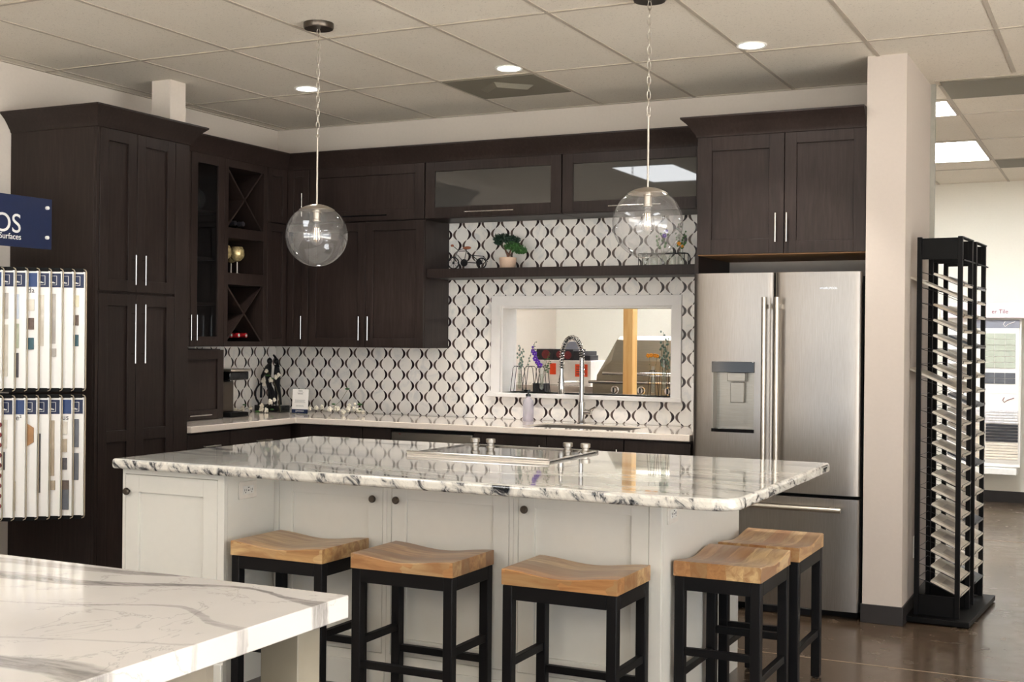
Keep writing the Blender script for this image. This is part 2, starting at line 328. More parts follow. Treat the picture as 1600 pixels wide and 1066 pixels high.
# ------------------------------------------------------------ mesh helpers
class MB:
    """collects primitives into one mesh; X maps builder coordinates to scene coordinates"""
    def __init__(s, X=None): s.bm = bmesh.new(); s.X = X or (lambda p: p)
    def v(s, p): return s.bm.verts.new(s.X(Vector(p)))
    def box(s, x0, x1, y0, y1, z0, z1):
        V = [s.v((x, y, z)) for z in (z0, z1) for x, y in ((x0, y0), (x1, y0), (x1, y1), (x0, y1))]
        for f in ((3, 2, 1, 0), (4, 5, 6, 7), (0, 1, 5, 4), (1, 2, 6, 5), (2, 3, 7, 6), (3, 0, 4, 7)): s.bm.faces.new([V[i] for i in f])
        return s
    def poly(s, pts, z0, z1, smooth=False):
        n = len(pts); a = [s.v((x, y, z0)) for x, y in pts]; b = [s.v((x, y, z1)) for x, y in pts]
        s.bm.faces.new(a[::-1]); s.bm.faces.new(b)
        for i in range(n): s.bm.faces.new((a[i], a[(i+1) % n], b[(i+1) % n], b[i]))
        return s
    def sweep(s, sections, closed=False, caps=True):
        R = [[s.v(p) for p in sec] for sec in sections]; m = len(R[0]); n = len(R)
        for i in range(n if closed else n-1):
            A, B = R[i], R[(i+1) % n]
            for j in range(m): s.bm.faces.new((A[j], A[(j+1) % m], B[(j+1) % m], B[j]))
        if caps and not closed: s.bm.faces.new(R[0][::-1]); s.bm.faces.new(R[-1])
        return s
    def tube(s, pts, r, n=8, closed=False):
        pts = [Vector(p) for p in pts]; rs = r if isinstance(r, (list, tuple)) else [r]*len(pts); secs = []; prev = None
        for i, p in enumerate(pts):
            if closed: d = pts[(i+1) % len(pts)]-pts[i-1]
            else: d = pts[min(i+1, len(pts)-1)]-pts[max(i-1, 0)]
            d.normalize()
            if prev is None: a = d.orthogonal().normalized()
            else:
                a = prev-d*prev.dot(d)
                a = a.normalized() if a.length > 1e-6 else d.orthogonal().normalized()
            prev = a; b = d.cross(a)
            secs.append([p+(a*math.cos(2*PI*k/n)+b*math.sin(2*PI*k/n))*rs[i] for k in range(n)])
        return s.sweep(secs, closed)
    def lathe(s, prof, c=(0, 0, 0), n=24, ax='z'):
        """prof: list of (r, h); closes on the axis where r = 0"""
        c = Vector(c); rings = []
        for r, h in prof:
            if r < 1e-6: rings.append([s.v(c+{'z': Vector((0, 0, h)), 'y': Vector((0, h, 0)), 'x': Vector((h, 0, 0))}[ax])]); continue
            ring = []
            for k in range(n):
                a, b = r*math.cos(2*PI*k/n), r*math.sin(2*PI*k/n)
                ring.append(s.v(c+{'z': Vector((a, b, h)), 'y': Vector((b, h, a)), 'x': Vector((h, a, b))}[ax]))
            rings.append(ring)
        for A, B in zip(rings, rings[1:]):
            for k in range(n):
                j = (k+1) % n
                if len(A) == 1 and len(B) == 1: continue
                if len(A) == 1: s.bm.faces.new((A[0], B[j], B[k]))
                elif len(B) == 1: s.bm.faces.new((A[k], A[j], B[0]))
                else: s.bm.faces.new((A[k], A[j], B[j], B[k]))
        return s
    def cyl(s, c, r, h, n=20, ax='z'): return s.lathe([(0, 0), (r, 0), (r, h), (0, h)], c, n, ax)
    def ball(s, c, r, n=12, sq=(1, 1, 1)):
        c = Vector(c); rings = []
        m = max(4, n//2+1)
        prof = [(math.sin(PI*i/m), -math.cos(PI*i/m)) for i in range(m+1)]
        X0 = s.X; s.X = lambda p: X0(Vector((c.x+p.x*r*sq[0], c.y+p.y*r*sq[1], c.z+p.z*r*sq[2])))
        s.lathe([(a if a > 1e-6 else 0, b) for a, b in prof], (0, 0, 0), n); s.X = X0; return s
    def cells(s, xs, ys, z0, z1, mask):
        nx, ny = len(xs), len(ys); T = {}; B = {}
        on = lambda i, j: 0 <= i < nx-1 and 0 <= j < ny-1 and mask((xs[i]+xs[i+1])/2, (ys[j]+ys[j+1])/2)
        def g(D, i, j, z):
            if (i, j) not in D: D[(i, j)] = s.v((xs[i], ys[j], z))
            return D[(i, j)]
        for i in range(nx-1):
            for j in range(ny-1):
                if not on(i, j): continue
                q = [(i, j), (i+1, j), (i+1, j+1), (i, j+1)]
                s.bm.faces.new([g(T, *k, z1) for k in q]); s.bm.faces.new([g(B, *k, z0) for k in q][::-1])
                for (a, b, di, dj) in ((q[0], q[1], 0, -1), (q[1], q[2], 1, 0), (q[2], q[3], 0, 1), (q[3], q[0], -1, 0)):
                    if not on(i+di, j+dj): s.bm.faces.new((g(B, *a, z0), g(B, *b, z0), g(T, *b, z1), g(T, *a, z1)))
        return s
def wpos(o):
    p = Vector((0, 0, 0))
    while o is not None: p += o.location; o = o.parent
    return p
def build(name, mb, mat, parent=None, bevel=0, seg=2, smooth=None, local=False, lim=40):
    """link the collected mesh as ONE object; vertices given in scene coordinates unless local"""
    bm = mb.bm
    if not local and parent is not None:
        off = wpos(parent); bmesh.ops.translate(bm, verts=bm.verts, vec=-off)
    bmesh.ops.recalc_face_normals(bm, faces=bm.faces)
    me = bpy.data.meshes.new(name); bm.to_mesh(me); bm.free()
    me.materials.append(M[mat] if isinstance(mat, str) else mat)
    if smooth is None: smooth = True
    if smooth:
        me.polygons.foreach_set('use_smooth', [True]*len(me.polygons)); me.set_sharp_from_angle(angle=math.radians(lim))
    o = bpy.data.objects.new(name, me); COL.objects.link(o); o.parent = parent
    if bevel:
        b = o.modifiers.new('bevel', 'BEVEL'); b.width = bevel; b.segments = seg; b.limit_method = 'ANGLE'; b.angle_limit = math.radians(50)
        b.harden_normals = False
    return o
def tag(o, label, cat, group=None):
    o['label'] = label; o['category'] = cat
    if group: o['group'] = group
    return o
def thing(name, label, cat, loc=(0, 0, 0), rz=0, group=None):
    o = bpy.data.objects.new(name, None); COL.objects.link(o); o.location = loc; o.rotation_euler = (0, 0, rz); o.empty_display_size = .1
    return tag(o, label, cat, group)
def struct(name, mb, mat, bevel=0, parent=None):
    o = build(name, mb, mat, parent, bevel); o['kind'] = 'structure'; return o
def dup(root, loc=None, rz=None, label=None, group=None):
    r = root.copy(); COL.objects.link(r)
    if loc is not None: r.location = loc
    if rz is not None: r.rotation_euler = (0, 0, rz)
    if label: r['label'] = label
    if group: r['group'] = group
    for ch in list(root.children):
        c = ch.copy(); COL.objects.link(c); c.parent = r
        for g in list(ch.children):
            d = g.copy(); COL.objects.link(d); d.parent = c
    return r
def text(name, string, size, origin, u, v, mat, parent=None, align='LEFT', depth=.0008, spacing=1):
    """lettering as a thin mesh: u = reading direction, v = up direction"""
    cu = bpy.data.curves.new(name, 'FONT'); cu.body = string; cu.size = size; cu.extrude = depth; cu.align_x = align; cu.space_character = spacing; cu.resolution_u = 6
    tmp = bpy.data.objects.new(name+'_tmp', cu); COL.objects.link(tmp)
    dg = bpy.context.evaluated_depsgraph_get(); me = bpy.data.meshes.new_from_object(tmp.evaluated_get(dg))
    bpy.data.objects.remove(tmp)
    u = Vector(u).normalized(); v = Vector(v).normalized(); n = u.cross(v); o3 = Vector(origin)
    if parent is not None: o3 = o3-wpos(parent)
    for p in me.vertices: p.co = o3+u*p.co.x+v*p.co.y+n*p.co.z
    me.materials.clear(); me.materials.append(M[mat]); me.name = name
    o = bpy.data.objects.new(name, me); COL.objects.link(o); o.parent = parent
    return o
ORD = ['first', 'second', 'third', 'fourth', 'fifth', 'sixth', 'seventh', 'eighth', 'ninth', 'tenth', 'eleventh', 'twelfth', 'thirteenth',
       'fourteenth', 'fifteenth', 'sixteenth', 'seventeenth', 'eighteenth', 'nineteenth', 'twentieth', 'lowest']

# ------------------------------------------------------------ room shell
XR, YN, YF = 9.0, -11.0, 4.85
struct('floor', MB().box(-.2, XR+.2, YN-.2, YF+.2, -.1, 0), 'floor')
sm = MB()
for y in (2.47, -1.53, -5.53): sm.box(0, XR, y-.004, y+.004, .0002, .0012)
struct('trim_1', sm, 'seam')
struct('wall_left', MB().box(-.15, 0, YN, YF, 0, ZC), 'wall')
struct('wall_far', MB().box(-.15, XR+.15, YF, YF+.15, 0, ZC), 'wall_bright')
# invented storefront openings behind and right of the camera, added to brighten the ceiling
wn = MB(lambda p: Vector((p.x, p.z, p.y)))
wn.cells([-.15, .3, 2.2, 2.3, 4.2, 4.3, 6.2, 6.3, 8.2, 8.3, XR+.15], [0, .25, 2.65, ZC], YN-.15, YN, lambda x, z: not (.25 < z < 2.65 and any(a < x < a+1.9 for a in (.3, 2.3, 4.3, 6.3))))
struct('wall_near', wn, 'wall')
wr = MB(lambda p: Vector((p.z, p.x, p.y)))
wr.cells([YN, -10.5, -8.6, -8.5, -6.6, -6.5, -4.6, -4.5, -2.6, YF], [0, .25, 2.65, ZC], XR, XR+.15, lambda y, z: not (.25 < z < 2.65 and any(a < y < a+1.9 for a in (-10.5, -8.5, -6.5, -4.5))))
struct('wall_right', wr, 'wall')
struct('floor_outside_bounce', MB().box(-6, 20, -22, YN-.2, -.1, -.02).box(XR+.2, 20, YN-.2, YF, -.1, -.02), 'bounce_ground')  # unseen ground, added to bounce daylight up through the openings
# back wall with the pass-through opening
OX0, OX1, OZ0, OZ1, WD = 1.785, 2.945, 1.085, 1.638, .20
bw = MB(lambda p: Vector((p.x, p.z, p.y)))
bw.cells([0, OX0, OX1, 4.20], [0, OZ0, OZ1, ZC], .0, WD, lambda x, z: not (OX0 < x < OX1 and OZ0 < z < OZ1))
struct('wall_back', bw, 'wall')
# wing wall right of the refrigerator
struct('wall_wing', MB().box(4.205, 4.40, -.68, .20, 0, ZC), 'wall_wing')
struct('trim_2', MB().box(4.40, 4.425, .17, .205, .1, ZC), 'aluminium')
struct('baseboard_wing', MB().box(4.197, 4.408, -.688, .21, 0, .095), 'black_base', .002)
struct('baseboard_far', MB().box(4.2, XR, YF-.01, YF, 0, .1), 'black_base')
# boxed post standing behind the pantry, up to the ceiling
struct('wall_post', MB().box(.37, .505, -1.68, -1.55, 2.50, ZC), 'wall')
# ceiling with tee grid
ceil = struct('ceiling', MB().box(-.15, XR+.15, YN-.15, YF+.15, ZC, ZC+.1), 'ceiling')
gm = MB(); X0, DX, Y0, DY = .70, .593, -1.025, 1.107
zt = ZC-.004
k = -1
xs = [X0+DX*i for i in range(-1, 15) if X0+DX*i < XR]
for x in xs: gm.box(x-.010, x+.010, YN, .0 if x < 4.2 else .0, zt, ZC)
for i in range(-1, 9):
    y = Y0-DY*i
    if y < -.0: gm.box(.0, XR, y-.010, y+.010, zt-.0005, ZC)
for x in [4.445+.6*i for i in range(-7, 8)]: gm.box(x-.010, x+.010, .21, YF, zt, ZC)
for y in (.08, .64, 1.2, 2.28, 3.36, 3.88): gm.box(4.43 if y < .2 else .0, XR, y-.010, y+.010, zt-.0005, ZC)
gm.box(0, .02, YN, 0, zt-.001, ZC); gm.box(0, 4.2, -.018, 0, zt-.001, ZC)
g = struct('ceiling_grid', gm, 'tee', parent=ceil)

# ------------------------------------------------------------ ceiling lamps
def troffer(x0, y0, far=False, label='', lx=.57, ly=1.08):
    t = thing('ceiling_light_panel', label, 'ceiling light', (x0+lx/2, y0+ly/2, ZC), group='lit ceiling light panels')
    build('frame', MB().cells([x0, x0+.015, x0+lx-.015, x0+lx], [y0, y0+.015, y0+ly-.015, y0+ly], ZC-.010, ZC-.001, lambda x, y: not (x0+.015 < x < x0+lx-.015 and y0+.015 < y < y0+ly-.015)), 'tee', t)
    build('diffuser', MB().box(x0+.015, x0+lx-.015, y0+.015, y0+ly-.015, ZC-.008, ZC-.001), 'troffer_far' if far else 'troffer', t)
names = ['nearest the pantry', 'in the middle of the near ceiling', 'over the right aisle']
for j, y in enumerate((-4.34, -6.9, -9.6)):
    for i, x in enumerate((1.48, 5.05, 7.6)):
        troffer(x, y, False, 'white lit ceiling panel of the near room, %s row from the island, %s' % (ORD[j], ['left column', 'middle column', 'right column'][i]))
for y, t_ in ((.10, 'just past the wing wall, partly hidden by it'), (2.26, 'bright in the back room beyond the wing wall')):
    pass
troffer(3.86, .66, True, 'lit ceiling panel beyond the wing wall, only its corner showing', .575, .53)
troffer(3.86, 2.29, True, 'large bright ceiling panel in the room beyond the wing wall', .575, 1.06)
for i, x in enumerate((1.4, 6.6)):
    troffer(x, 2.29, True, 'lit ceiling panel of the back room, %s' % ['behind the pass-through wall', 'far right beyond the aisle'][i])
for (x, y, lb) in ((1.076, -1.155, 'left, near the first pendant chain'), (2.407, -1.177, 'middle, beside the ceiling vent'), (3.734, -1.167, 'right, above the refrigerator cabinet')):
    t = thing('recessed_downlight', 'small round lit ceiling downlight, '+lb, 'ceiling light', (x, y, ZC), group='three round recessed ceiling downlights')
    build('trim_ring', MB().lathe([(.058, -.001), (.076, -.001), (.072, -.008), (.060, -.006)], (x, y, ZC), 32), 'plastic_white', t)
    build('lens', MB().lathe([(0, -.005), (.059, -.005), (.059, -.001), (0, -.001)], (x, y, ZC), 32), 'downlight', t)
    ld = bpy.data.lights.new('downlight_beam', 'SPOT'); ld.energy = SPOT_WATTS; ld.spot_size = 1.55; ld.spot_blend = .45; ld.shadow_soft_size = .05; ld.color = (1, .95, .88)
    lo = bpy.data.objects.new('beam', ld); COL.objects.link(lo); lo.parent = t; lo.location = (0, 0, -.02)
def grille(x0, x1, y0, y1, label):
    t = thing('ceiling_vent', label, 'vent', ((x0+x1)/2, (y0+y1)/2, ZC))
    build('face_plate', MB().box(x0+.011, x1-.011, y0+.011, y1-.011, ZC-.007, ZC-.001), 'grille', t, .002)
    return t
t = grille(1.886, 2.479, -1.015, -.46, 'square grey ceiling air vent with raised central plate')
build('diffuser_plate', MB().lathe([(0, -.030), (.13, -.030), (.17, -.007), (0, -.007)], (2.18, -.74, ZC), 4), 'grille', t, smooth=False)
grille(4.445, 5.045, .09, .64, 'grey ceiling return grille just past the wing wall')
grille(4.445, 5.045, 3.36, 3.88, 'grey ceiling return grille far in the back room')

# ------------------------------------------------------------ pendants
def pendant(x, y, zs, r, zchain, label):
    t = thing('globe_pendant_light', label, 'pendant light', (x, y, ZC), group='two clear glass globe pendants over the island')
    build('canopy', MB().lathe([(0, -.028), (.066, -.028), (.070, -.022), (.070, -.001), (0, -.001)], (x, y, ZC), 32), 'bronze', t)
    ch = MB(); n = int((ZC-.03-zchain)/.030); L = (ZC-.03-zchain)/n
    for i in range(n):
        zc_ = ZC-.03-L*(i+.5); a = PI/2*(i % 2)+.4
        pts = []
        for k in range(10):
            q = 2*PI*k/10; h, wd = math.sin(q)*L*.66, math.cos(q)*.0075
            pts.append((x+wd*math.cos(a), y+wd*math.sin(a), zc_+h))
        ch.tube(pts, .0017, 5, True)
    build('chain', ch, 'nickel', t)
    pts = [(x+.009*math.cos(2*PI*k/12), y, zchain-.004+.009*math.sin(2*PI*k/12)) for k in range(12)]
    build('ring', MB().tube(pts, .002, 6, True), 'nickel', t)
    build('rod', MB().cyl((x, y, zs+r+.002), .0045, zchain-.012-zs-r, 12), 'nickel', t)
    cap = []
    for i in range(9):
        a = .60*i/8; cap.append(((r+.002)*math.sin(a), (r+.002)*math.cos(a)))
    cap = [(0 if i == 0 else p[0], p[1]) for i, p in enumerate(cap)]+[((r-.002)*math.sin(.60), (r-.003)*math.cos(.60)), (0, (r-.003)*math.cos(.60))]
    build('cap', MB().lathe(cap, (x, y, zs), 40), 'nickel', t)
    pr = [((r)*math.sin(a), r*math.cos(a)) for a in [.60+(PI-.60)*i/28 for i in range(29)]]; pr[-1] = (0, -r)
    build('globe', MB().lathe(pr, (x, y, zs), 56), 'globe', t)
    zt_ = zs+(r-.003)*math.cos(.60)
    so = build('socket', MB().lathe([(0, 0), (.021, 0), (.021, -.006), (.017, -.008), (.017, -.040), (.019, -.042), (.019, -.05), (0, -.05)], (x, y, zt_), 24), 'nickel', t)
    b0 = zt_-.05
    bu = build('bulb', MB().lathe([(.012, 0), (.014, -.012), (.020, -.035), (.028, -.06), (.030, -.078), (.026, -.096), (.014, -.108), (0, -.112)], (x, y, b0), 24), 'globe', t)
    fl = MB()
    for k in range(4):
        a = PI/2*k+.5; fl.tube([(x+.009*math.cos(a), y+.009*math.sin(a), b0-.03), (x+.012*math.cos(a), y+.012*math.sin(a), b0-.085)], .0012, 5)
    build('filament', fl, 'filament', bu)
pendant(2.02, -2.39, 1.902, .144, 2.368, 'left clear glass globe pendant hung by chain from round ceiling canopy')
pendant(3.583, -2.213, 1.926, .149, 2.387, 'right clear glass globe pendant hanging in front of the glass flap cabinet')

# ------------------------------------------------------------ cabinet kit
def frame(ox, oy, side):
    """builder frame: x along the front, y = distance out of the front plane, z up"""
    if side == 'back': return lambda p: Vector((ox+p.x, oy-p.y, p.z))       # faces -y
    if side == 'left': return lambda p: Vector((ox+p.y, oy+p.x, p.z))       # faces +x
def pull(parent, X, a0, a1, b, vertical=True, mat='chrome', out=.02, r=.005):
    """bar pull on two posts: a0..a1 extent, b = fixed coordinate"""
    P = (lambda a, y: (b, y, a)) if vertical else (lambda a, y: (a, y, b))
    mb = MB(X); y = out+.028; d = (a1-a0)*.16
    mb.tube([P(a0, y), P(a1, y)], r, 10); mb.tube([P(a0+d, out), P(a0+d, y)], r*.7, 8); mb.tube([P(a1-d, out), P(a1-d, y)], r*.7, 8)
    return build('handle', mb, mat, parent)
def shaker(parent, X, x0, x1, z0, z1, mat='dark', st=.058, th=.02, glass=None, name='door', midrail=None, top=None, inset=.011):
    mb = MB(X); top = top or st
    mb.box(x0, x0+st, 0.001, th, z0, z1).box(x1-st, x1, .001, th, z0, z1)
    mb.box(x0+st, x1-st, .001, th, z0, z0+st).box(x0+st, x1-st, .001, th, z1-top, z1)
    if midrail: mb.box(x0+st, x1-st, .001, th, midrail-st/2, midrail+st/2)
    if not glass: mb.box(x0+st, x1-st, .001, th-inset, z0+st, z1-top)
    d = build(name, mb, mat, parent, .0015)
    if glass:
        build('glass_pane', MB(X).box(x0+st-.004, x1-st+.004, .006, .010, z0+st-.004, z1-top+.004), glass, d)
    return d
def crown(path, z0, h=.105, flare=.075):
    """crown moulding swept along a path of (x, y, outward dir) corners with mitred sections"""
    prof = [(0, 0), (.004, .002), (.007, .014), (.016, .026), (.028, .045), (.045, .068), (.062, .084), (flare, .096), (flare, h), (0, h)]
    return [[(x+dx*a, y+dy*a, z0+b) for a, b in prof] for x, y, dx, dy in path]

# --- pantry on the left wall
t = thing('pantry_cabinet', 'tall dark-stained pantry cabinet with crown moulding against the left wall', 'cabinet', (.3, -2.0, 0))
build('body', MB().box(.002, .60, -2.355, -1.645, .10, 2.52).box(.002, .54, -2.345, -1.655, 0, .10), 'dark', t, .0015)
XL = frame(.60, 0, 'left')
build('filler_panel', MB(XL).box(-1.757, -1.645, .001, .02, .10, 2.52), 'dark', t, .001)
build('edge_strip', MB(XL).box(-2.355, -2.335, .001, .018, .10, 2.52), 'dark', t, .001)
for nm, y0, y1, hy in (('l', -2.332, -2.062, -2.093), ('r', -2.058, -1.760, -2.018)):
    d = shaker(t, XL, y0, y1, 1.662, 2.512, st=.062); pull(d, XL, 1.70, 1.86, hy)
    d = shaker(t, XL, y0, y1, .115, 1.648, st=.062, midrail=.895); pull(d, XL, 1.28, 1.597, hy)
build('crown_moulding', MB().sweep(crown([(.002, -2.355, 0, -1), (.622, -2.355, 1, -1), (.622, -1.645, 1, 1), (.38, -1.645, 0, 1)], 2.512)), 'dark', t)

# --- wall cabinets, left run
def wallcab(name, label, X, x0, x1, z0, z1, depth, loc, mat='dark', open_front=False, group=None):
    t = thing(name, label, 'cabinet', loc, group=group)
    th = .018
    mb = MB(X).box(x0, x0+th, -depth, 0, z0, z1).box(x1-th, x1, -depth, 0, z0, z1)
    mb.box(x0+th, x1-th, -depth, 0, z0, z0+th).box(x0+th, x1-th, -depth, 0, z1-th, z1).box(x0+th, x1-th, -depth, -depth+.008, z0+th, z1-th)
    build('body', mb, mat, t, .001); return t
ZU, ZM, ZT = 1.365, 2.185, 2.548
X3 = frame(.32, 0, 'left'); DEP = .318
t = wallcab('glass_door_cabinet', 'dark wall cabinet with glass doors between the pantry and the wine rack', X3, -1.64, -.988, ZU, ZT, DEP, (.17, -1.3, ZU))
for z in (1.62, 1.90, 2.19): build('shelf', MB(X3).box(-1.62, -1.006, -DEP+.01, -.03, z, z+.018), 'dark', t)
d = shaker(t, X3, -1.637, -1.302, ZU+.004, ZT-.004, glass='cab_glass'); pull(d, X3, 1.403, 1.557, -1.322)
d = shaker(t, X3, -1.298, -.99, ZU+.004, ZT-.004, glass='cab_glass'); pull(d, X3, 1.403, 1.557, -1.270)
# appliance garage under it
t = thing('appliance_garage', 'low dark cabinet standing on the counter beside the pantry, with lift-up door', 'cabinet', (.17, -1.3, .916))
build('body', MB(X3).box(-1.64, -.995, -DEP, 0, .916, 1.35), 'dark', t, .001)
d = shaker(t, X3, -1.637, -.985, .918, 1.345); pull(d, X3, -1.33, -1.13, .948, False)
# wine rack
t = thing('wine_rack_cabinet', 'dark open wall cabinet with two X-shaped wine racks and a middle shelf', 'cabinet', (.17, -.77, ZU))
mb = MB(X3)
for a, b in ((-.985, -.95), (-.592, -.555)): mb.box(a, b, -DEP, .018, ZU, ZT)
for a, b in ((ZU, 1.397), (1.756, 1.830), (2.050, 2.115), (2.494, ZT)): mb.box(-.95, -.592, -DEP, .018, a, b)
mb.box(-.95, -.592, -DEP, -DEP+.01, 1.397, 2.494)
build('body', mb, 'dark', t, .001)
for z0, z1 in ((1.397, 1.756), (2.115, 2.494)):
    mb = MB(X3)
    for s_ in (0, 1):
        a = Vector((-.95, 0, z0 if s_ == 0 else z1)); b = Vector((-.592, 0, z1 if s_ == 0 else z0)); d = (b-a); nrm = Vector((-d.z, 0, d.x)).normalized()*.006
        pts = [a+nrm, b+nrm, b-nrm, a-nrm]
        A = [(p.x, -DEP+.01, p.z) for p in pts]; B = [(p.x, .004, p.z) for p in pts]
        mb.sweep([A, B])
    build('cross_divider', mb, 'dark', t)
# corner cabinets (bi-fold)
def corner_cab(z0, z1, label, hz):
    t = thing('corner_cabinet', label, 'cabinet', (.15, -.15, z0))
    build('body', MB().poly([(.002, -.002), (.002, -.553), (.318, -.553), (.318, -.318), (.512, -.318), (.512, -.002)], z0, z1), 'dark', t, .001)
    shaker(t, X3, -.552, -.341, z0+.003, z1-.003, st=.05)
    XB = frame(0, -.318, 'back')
    d = shaker(t, XB, .341, .511, z0+.003, z1-.003, st=.05); pull(d, XB, hz[0], hz[1], .474)
corner_cab(ZU, ZM-.002, 'taller lower dark corner wall cabinet with folding door', (1.415, 1.568))
corner_cab(ZM, ZT, 'short upper dark corner wall cabinet right of the X wine rack', (2.23, 2.385))
# back-wall cabinets
XB = frame(0, -.318, 'back')
t = wallcab('wall_cabinet', 'dark two-door wall cabinet left of the floating shelf', XB, .516, 1.40, ZU, ZM-.002, .316, (.96, -.16, ZU))
d = shaker(t, XB, .518, .961, ZU+.003, ZM-.005); pull(d, XB, 1.411, 1.566, .929)
d = shaker(t, XB, .965, 1.398, ZU+.003, ZM-.005); pull(d, XB, 1.411, 1.566, .998)
def flap(x0, x1, label, glass, hx, hm):
    t = wallcab('flap_cabinet', label, XB, x0, x1, ZM, ZT, .316, ((x0+x1)/2, -.16, ZM))
    d = shaker(t, XB, x0+.003, x1-.003, ZM+.003, ZT-.004, st=.068, top=.062, glass=glass); pull(d, XB, hx[0], hx[1], 2.218, False, hm)
flap(.516, 1.401, 'dark wide flap-door wall cabinet with solid panel above the two-door cabinet', None, (.80, 1.135), 'black_gloss')
flap(1.404, 2.351, 'dark flap-door cabinet with frosted glass, left of the two glass ones', 'frost', (1.704, 2.045), 'chrome')
flap(2.354, 3.262, 'dark flap-door cabinet with frosted glass reflecting a ceiling light, behind the right pendant', 'frost', (2.665, 2.99), 'chrome')
tag(build('crown_moulding', MB().sweep(crown([(.339, -1.56, 1, 0), (.339, -.339, 1, -1), (3.262, -.339, 0, -1)], ZT-.006)), 'dark'), 'dark crown moulding running along the tops of the corner and back wall cabinets', 'moulding')
# refrigerator cabinet with gable
t = thing('refrigerator_cabinet', 'dark two-door cabinet with crown moulding above the refrigerator', 'cabinet', (3.75, -.32, 1.9))
build('body', MB().box(3.30, 4.202, -.64, -.003, 1.90, 2.54), 'dark', t, .001)
build('underside', MB().box(3.30, 4.202, -.63, -.01, 1.893, 1.899), 'under_wood', t)
XF_ = frame(0, -.64, 'back')
d = shaker(t, XF_, 3.302, 3.776, 1.897, 2.536, st=.08); pull(d, XF_, 1.955, 2.108, 3.738)
d = shaker(t, XF_, 3.780, 4.200, 1.897, 2.536, st=.062); pull(d, XF_, 1.955, 2.108, 3.797)
build('side_gable', MB().box(3.272, 3.294, -.60, -.002, 0, 1.90), 'dark', t, .001)
build('crown_moulding', MB().sweep(crown([(3.30, -.35, -1, 0), (3.30, -.662, -1, -1), (4.200, -.662, 0, -1)], 2.532)), 'dark', t)
# floating shelf
tag(build('floating_shelf', MB().box(1.402, 3.268, -.30, -.002, 1.812, 1.870), 'dark', bevel=.0015), 'long dark floating shelf on the tiled wall above the pass-through window', 'shelf')

# ------------------------------------------------------------ base cabinets
XBB = frame(0, -.60, 'back'); XLB = frame(.60, 0, 'left')
def base(name, label, X, x0, x1, loc, layout, cat='cabinet', hollow=False):
    t = thing(name, label, cat, loc)
    if hollow: mb = MB(X).box(x0, x0+.018, -.59, 0, .10, .872).box(x1-.018, x1, -.59, 0, .10, .872).box(x0+.018, x1-.018, -.59, 0, .10, .12).box(x0+.018, x1-.018, -.018, 0, .84, .872).box(x0+.018, x1-.018, -.59, -.58, .12, .872).box(x0, x1, -.59, -.06, 0, .10)
    else: mb = MB(X).box(x0, x1, -.59, 0, .10, .872).box(x0, x1, -.59, -.06, 0, .10)
    build('body', mb, 'dark', t, .001)
    for kind, a, b, z0, z1 in layout:
        if kind == 'drawer':
            d = build('drawer', MB(X).box(a, b, .001, .02, z0, z1), 'dark', t, .0015); pull(d, X, (a+b)/2-.07, (a+b)/2+.07, (z0+z1)/2, False, 'nickel')
        else:
            d = shaker(t, X, a, b, z0, z1); pull(d, X, z1-.2, z1-.05, b-.03)
    return t
base('base_cabinet', 'dark base cabinet on the left wall beside the pantry', XLB, -1.64, -1.264, (.3, -1.45, 0), [('drawer', -1.637, -1.267, .715, .865), ('door', -1.637, -1.267, .105, .71)])
base('base_cabinet', 'dark base cabinet on the left wall next to the corner', XLB, -1.262, -.66, (.3, -.95, 0), [('drawer', -1.259, -.665, .715, .865), ('door', -1.259, -.964, .105, .71), ('door', -.960, -.665, .105, .71)])
t = thing('base_cabinet', 'dark corner base cabinet under the corner of the white worktop', 'cabinet', (.3, -.3, 0))
build('body', MB().box(.01, 1.132, -.60, -.01, .10, .872), 'dark', t)
d = build('drawer', MB(XBB).box(.665, 1.130, .001, .02, .715, .865), 'dark', t, .0015); pull(d, XBB, .86, 1.06, .80, False, 'nickel')
shaker(t, XBB, .665, 1.130, .105, .71)
base('base_cabinet', 'narrow dark drawer cabinet left of the dishwasher', XBB, 1.135, 1.342, (1.24, -.3, 0), [('drawer', 1.137, 1.340, .715, .865), ('drawer', 1.137, 1.34, .41, .71), ('drawer', 1.137, 1.34, .105, .405)])
t = thing('dishwasher', 'stainless dishwasher with thin control strip under the worktop', 'dishwasher', (1.63, -.3, 0))
build('body', MB().box(1.346, 1.914, -.59, -.02, .01, .868), 'black_metal', t)
build('door', MB().box(1.348, 1.912, -.63, -.592, .10, .775), 'steel_h', t, .003)
build('control_panel', MB().box(1.348, 1.912, -.625, -.592, .785, .852), 'steel_h', t, .003)
build('indicator_light', MB().box(1.405, 1.415, -.627, -.6255, .838, .843), 'wax_red', t)
base('sink_base_cabinet', 'dark two-door sink base cabinet right of the dishwasher', XBB, 1.918, 2.872, (2.39, -.3, 0), [('door', 1.92, 2.393, .105, .865), ('door', 2.397, 2.870, .105, .865)], hollow=True)
base('base_cabinet', 'dark base cabinet between the sink cabinet and the refrigerator', XBB, 2.875, 3.268, (3.07, -.3, 0), [('drawer', 2.878, 3.265, .715, .865), ('door', 2.878, 3.265, .105, .71)])
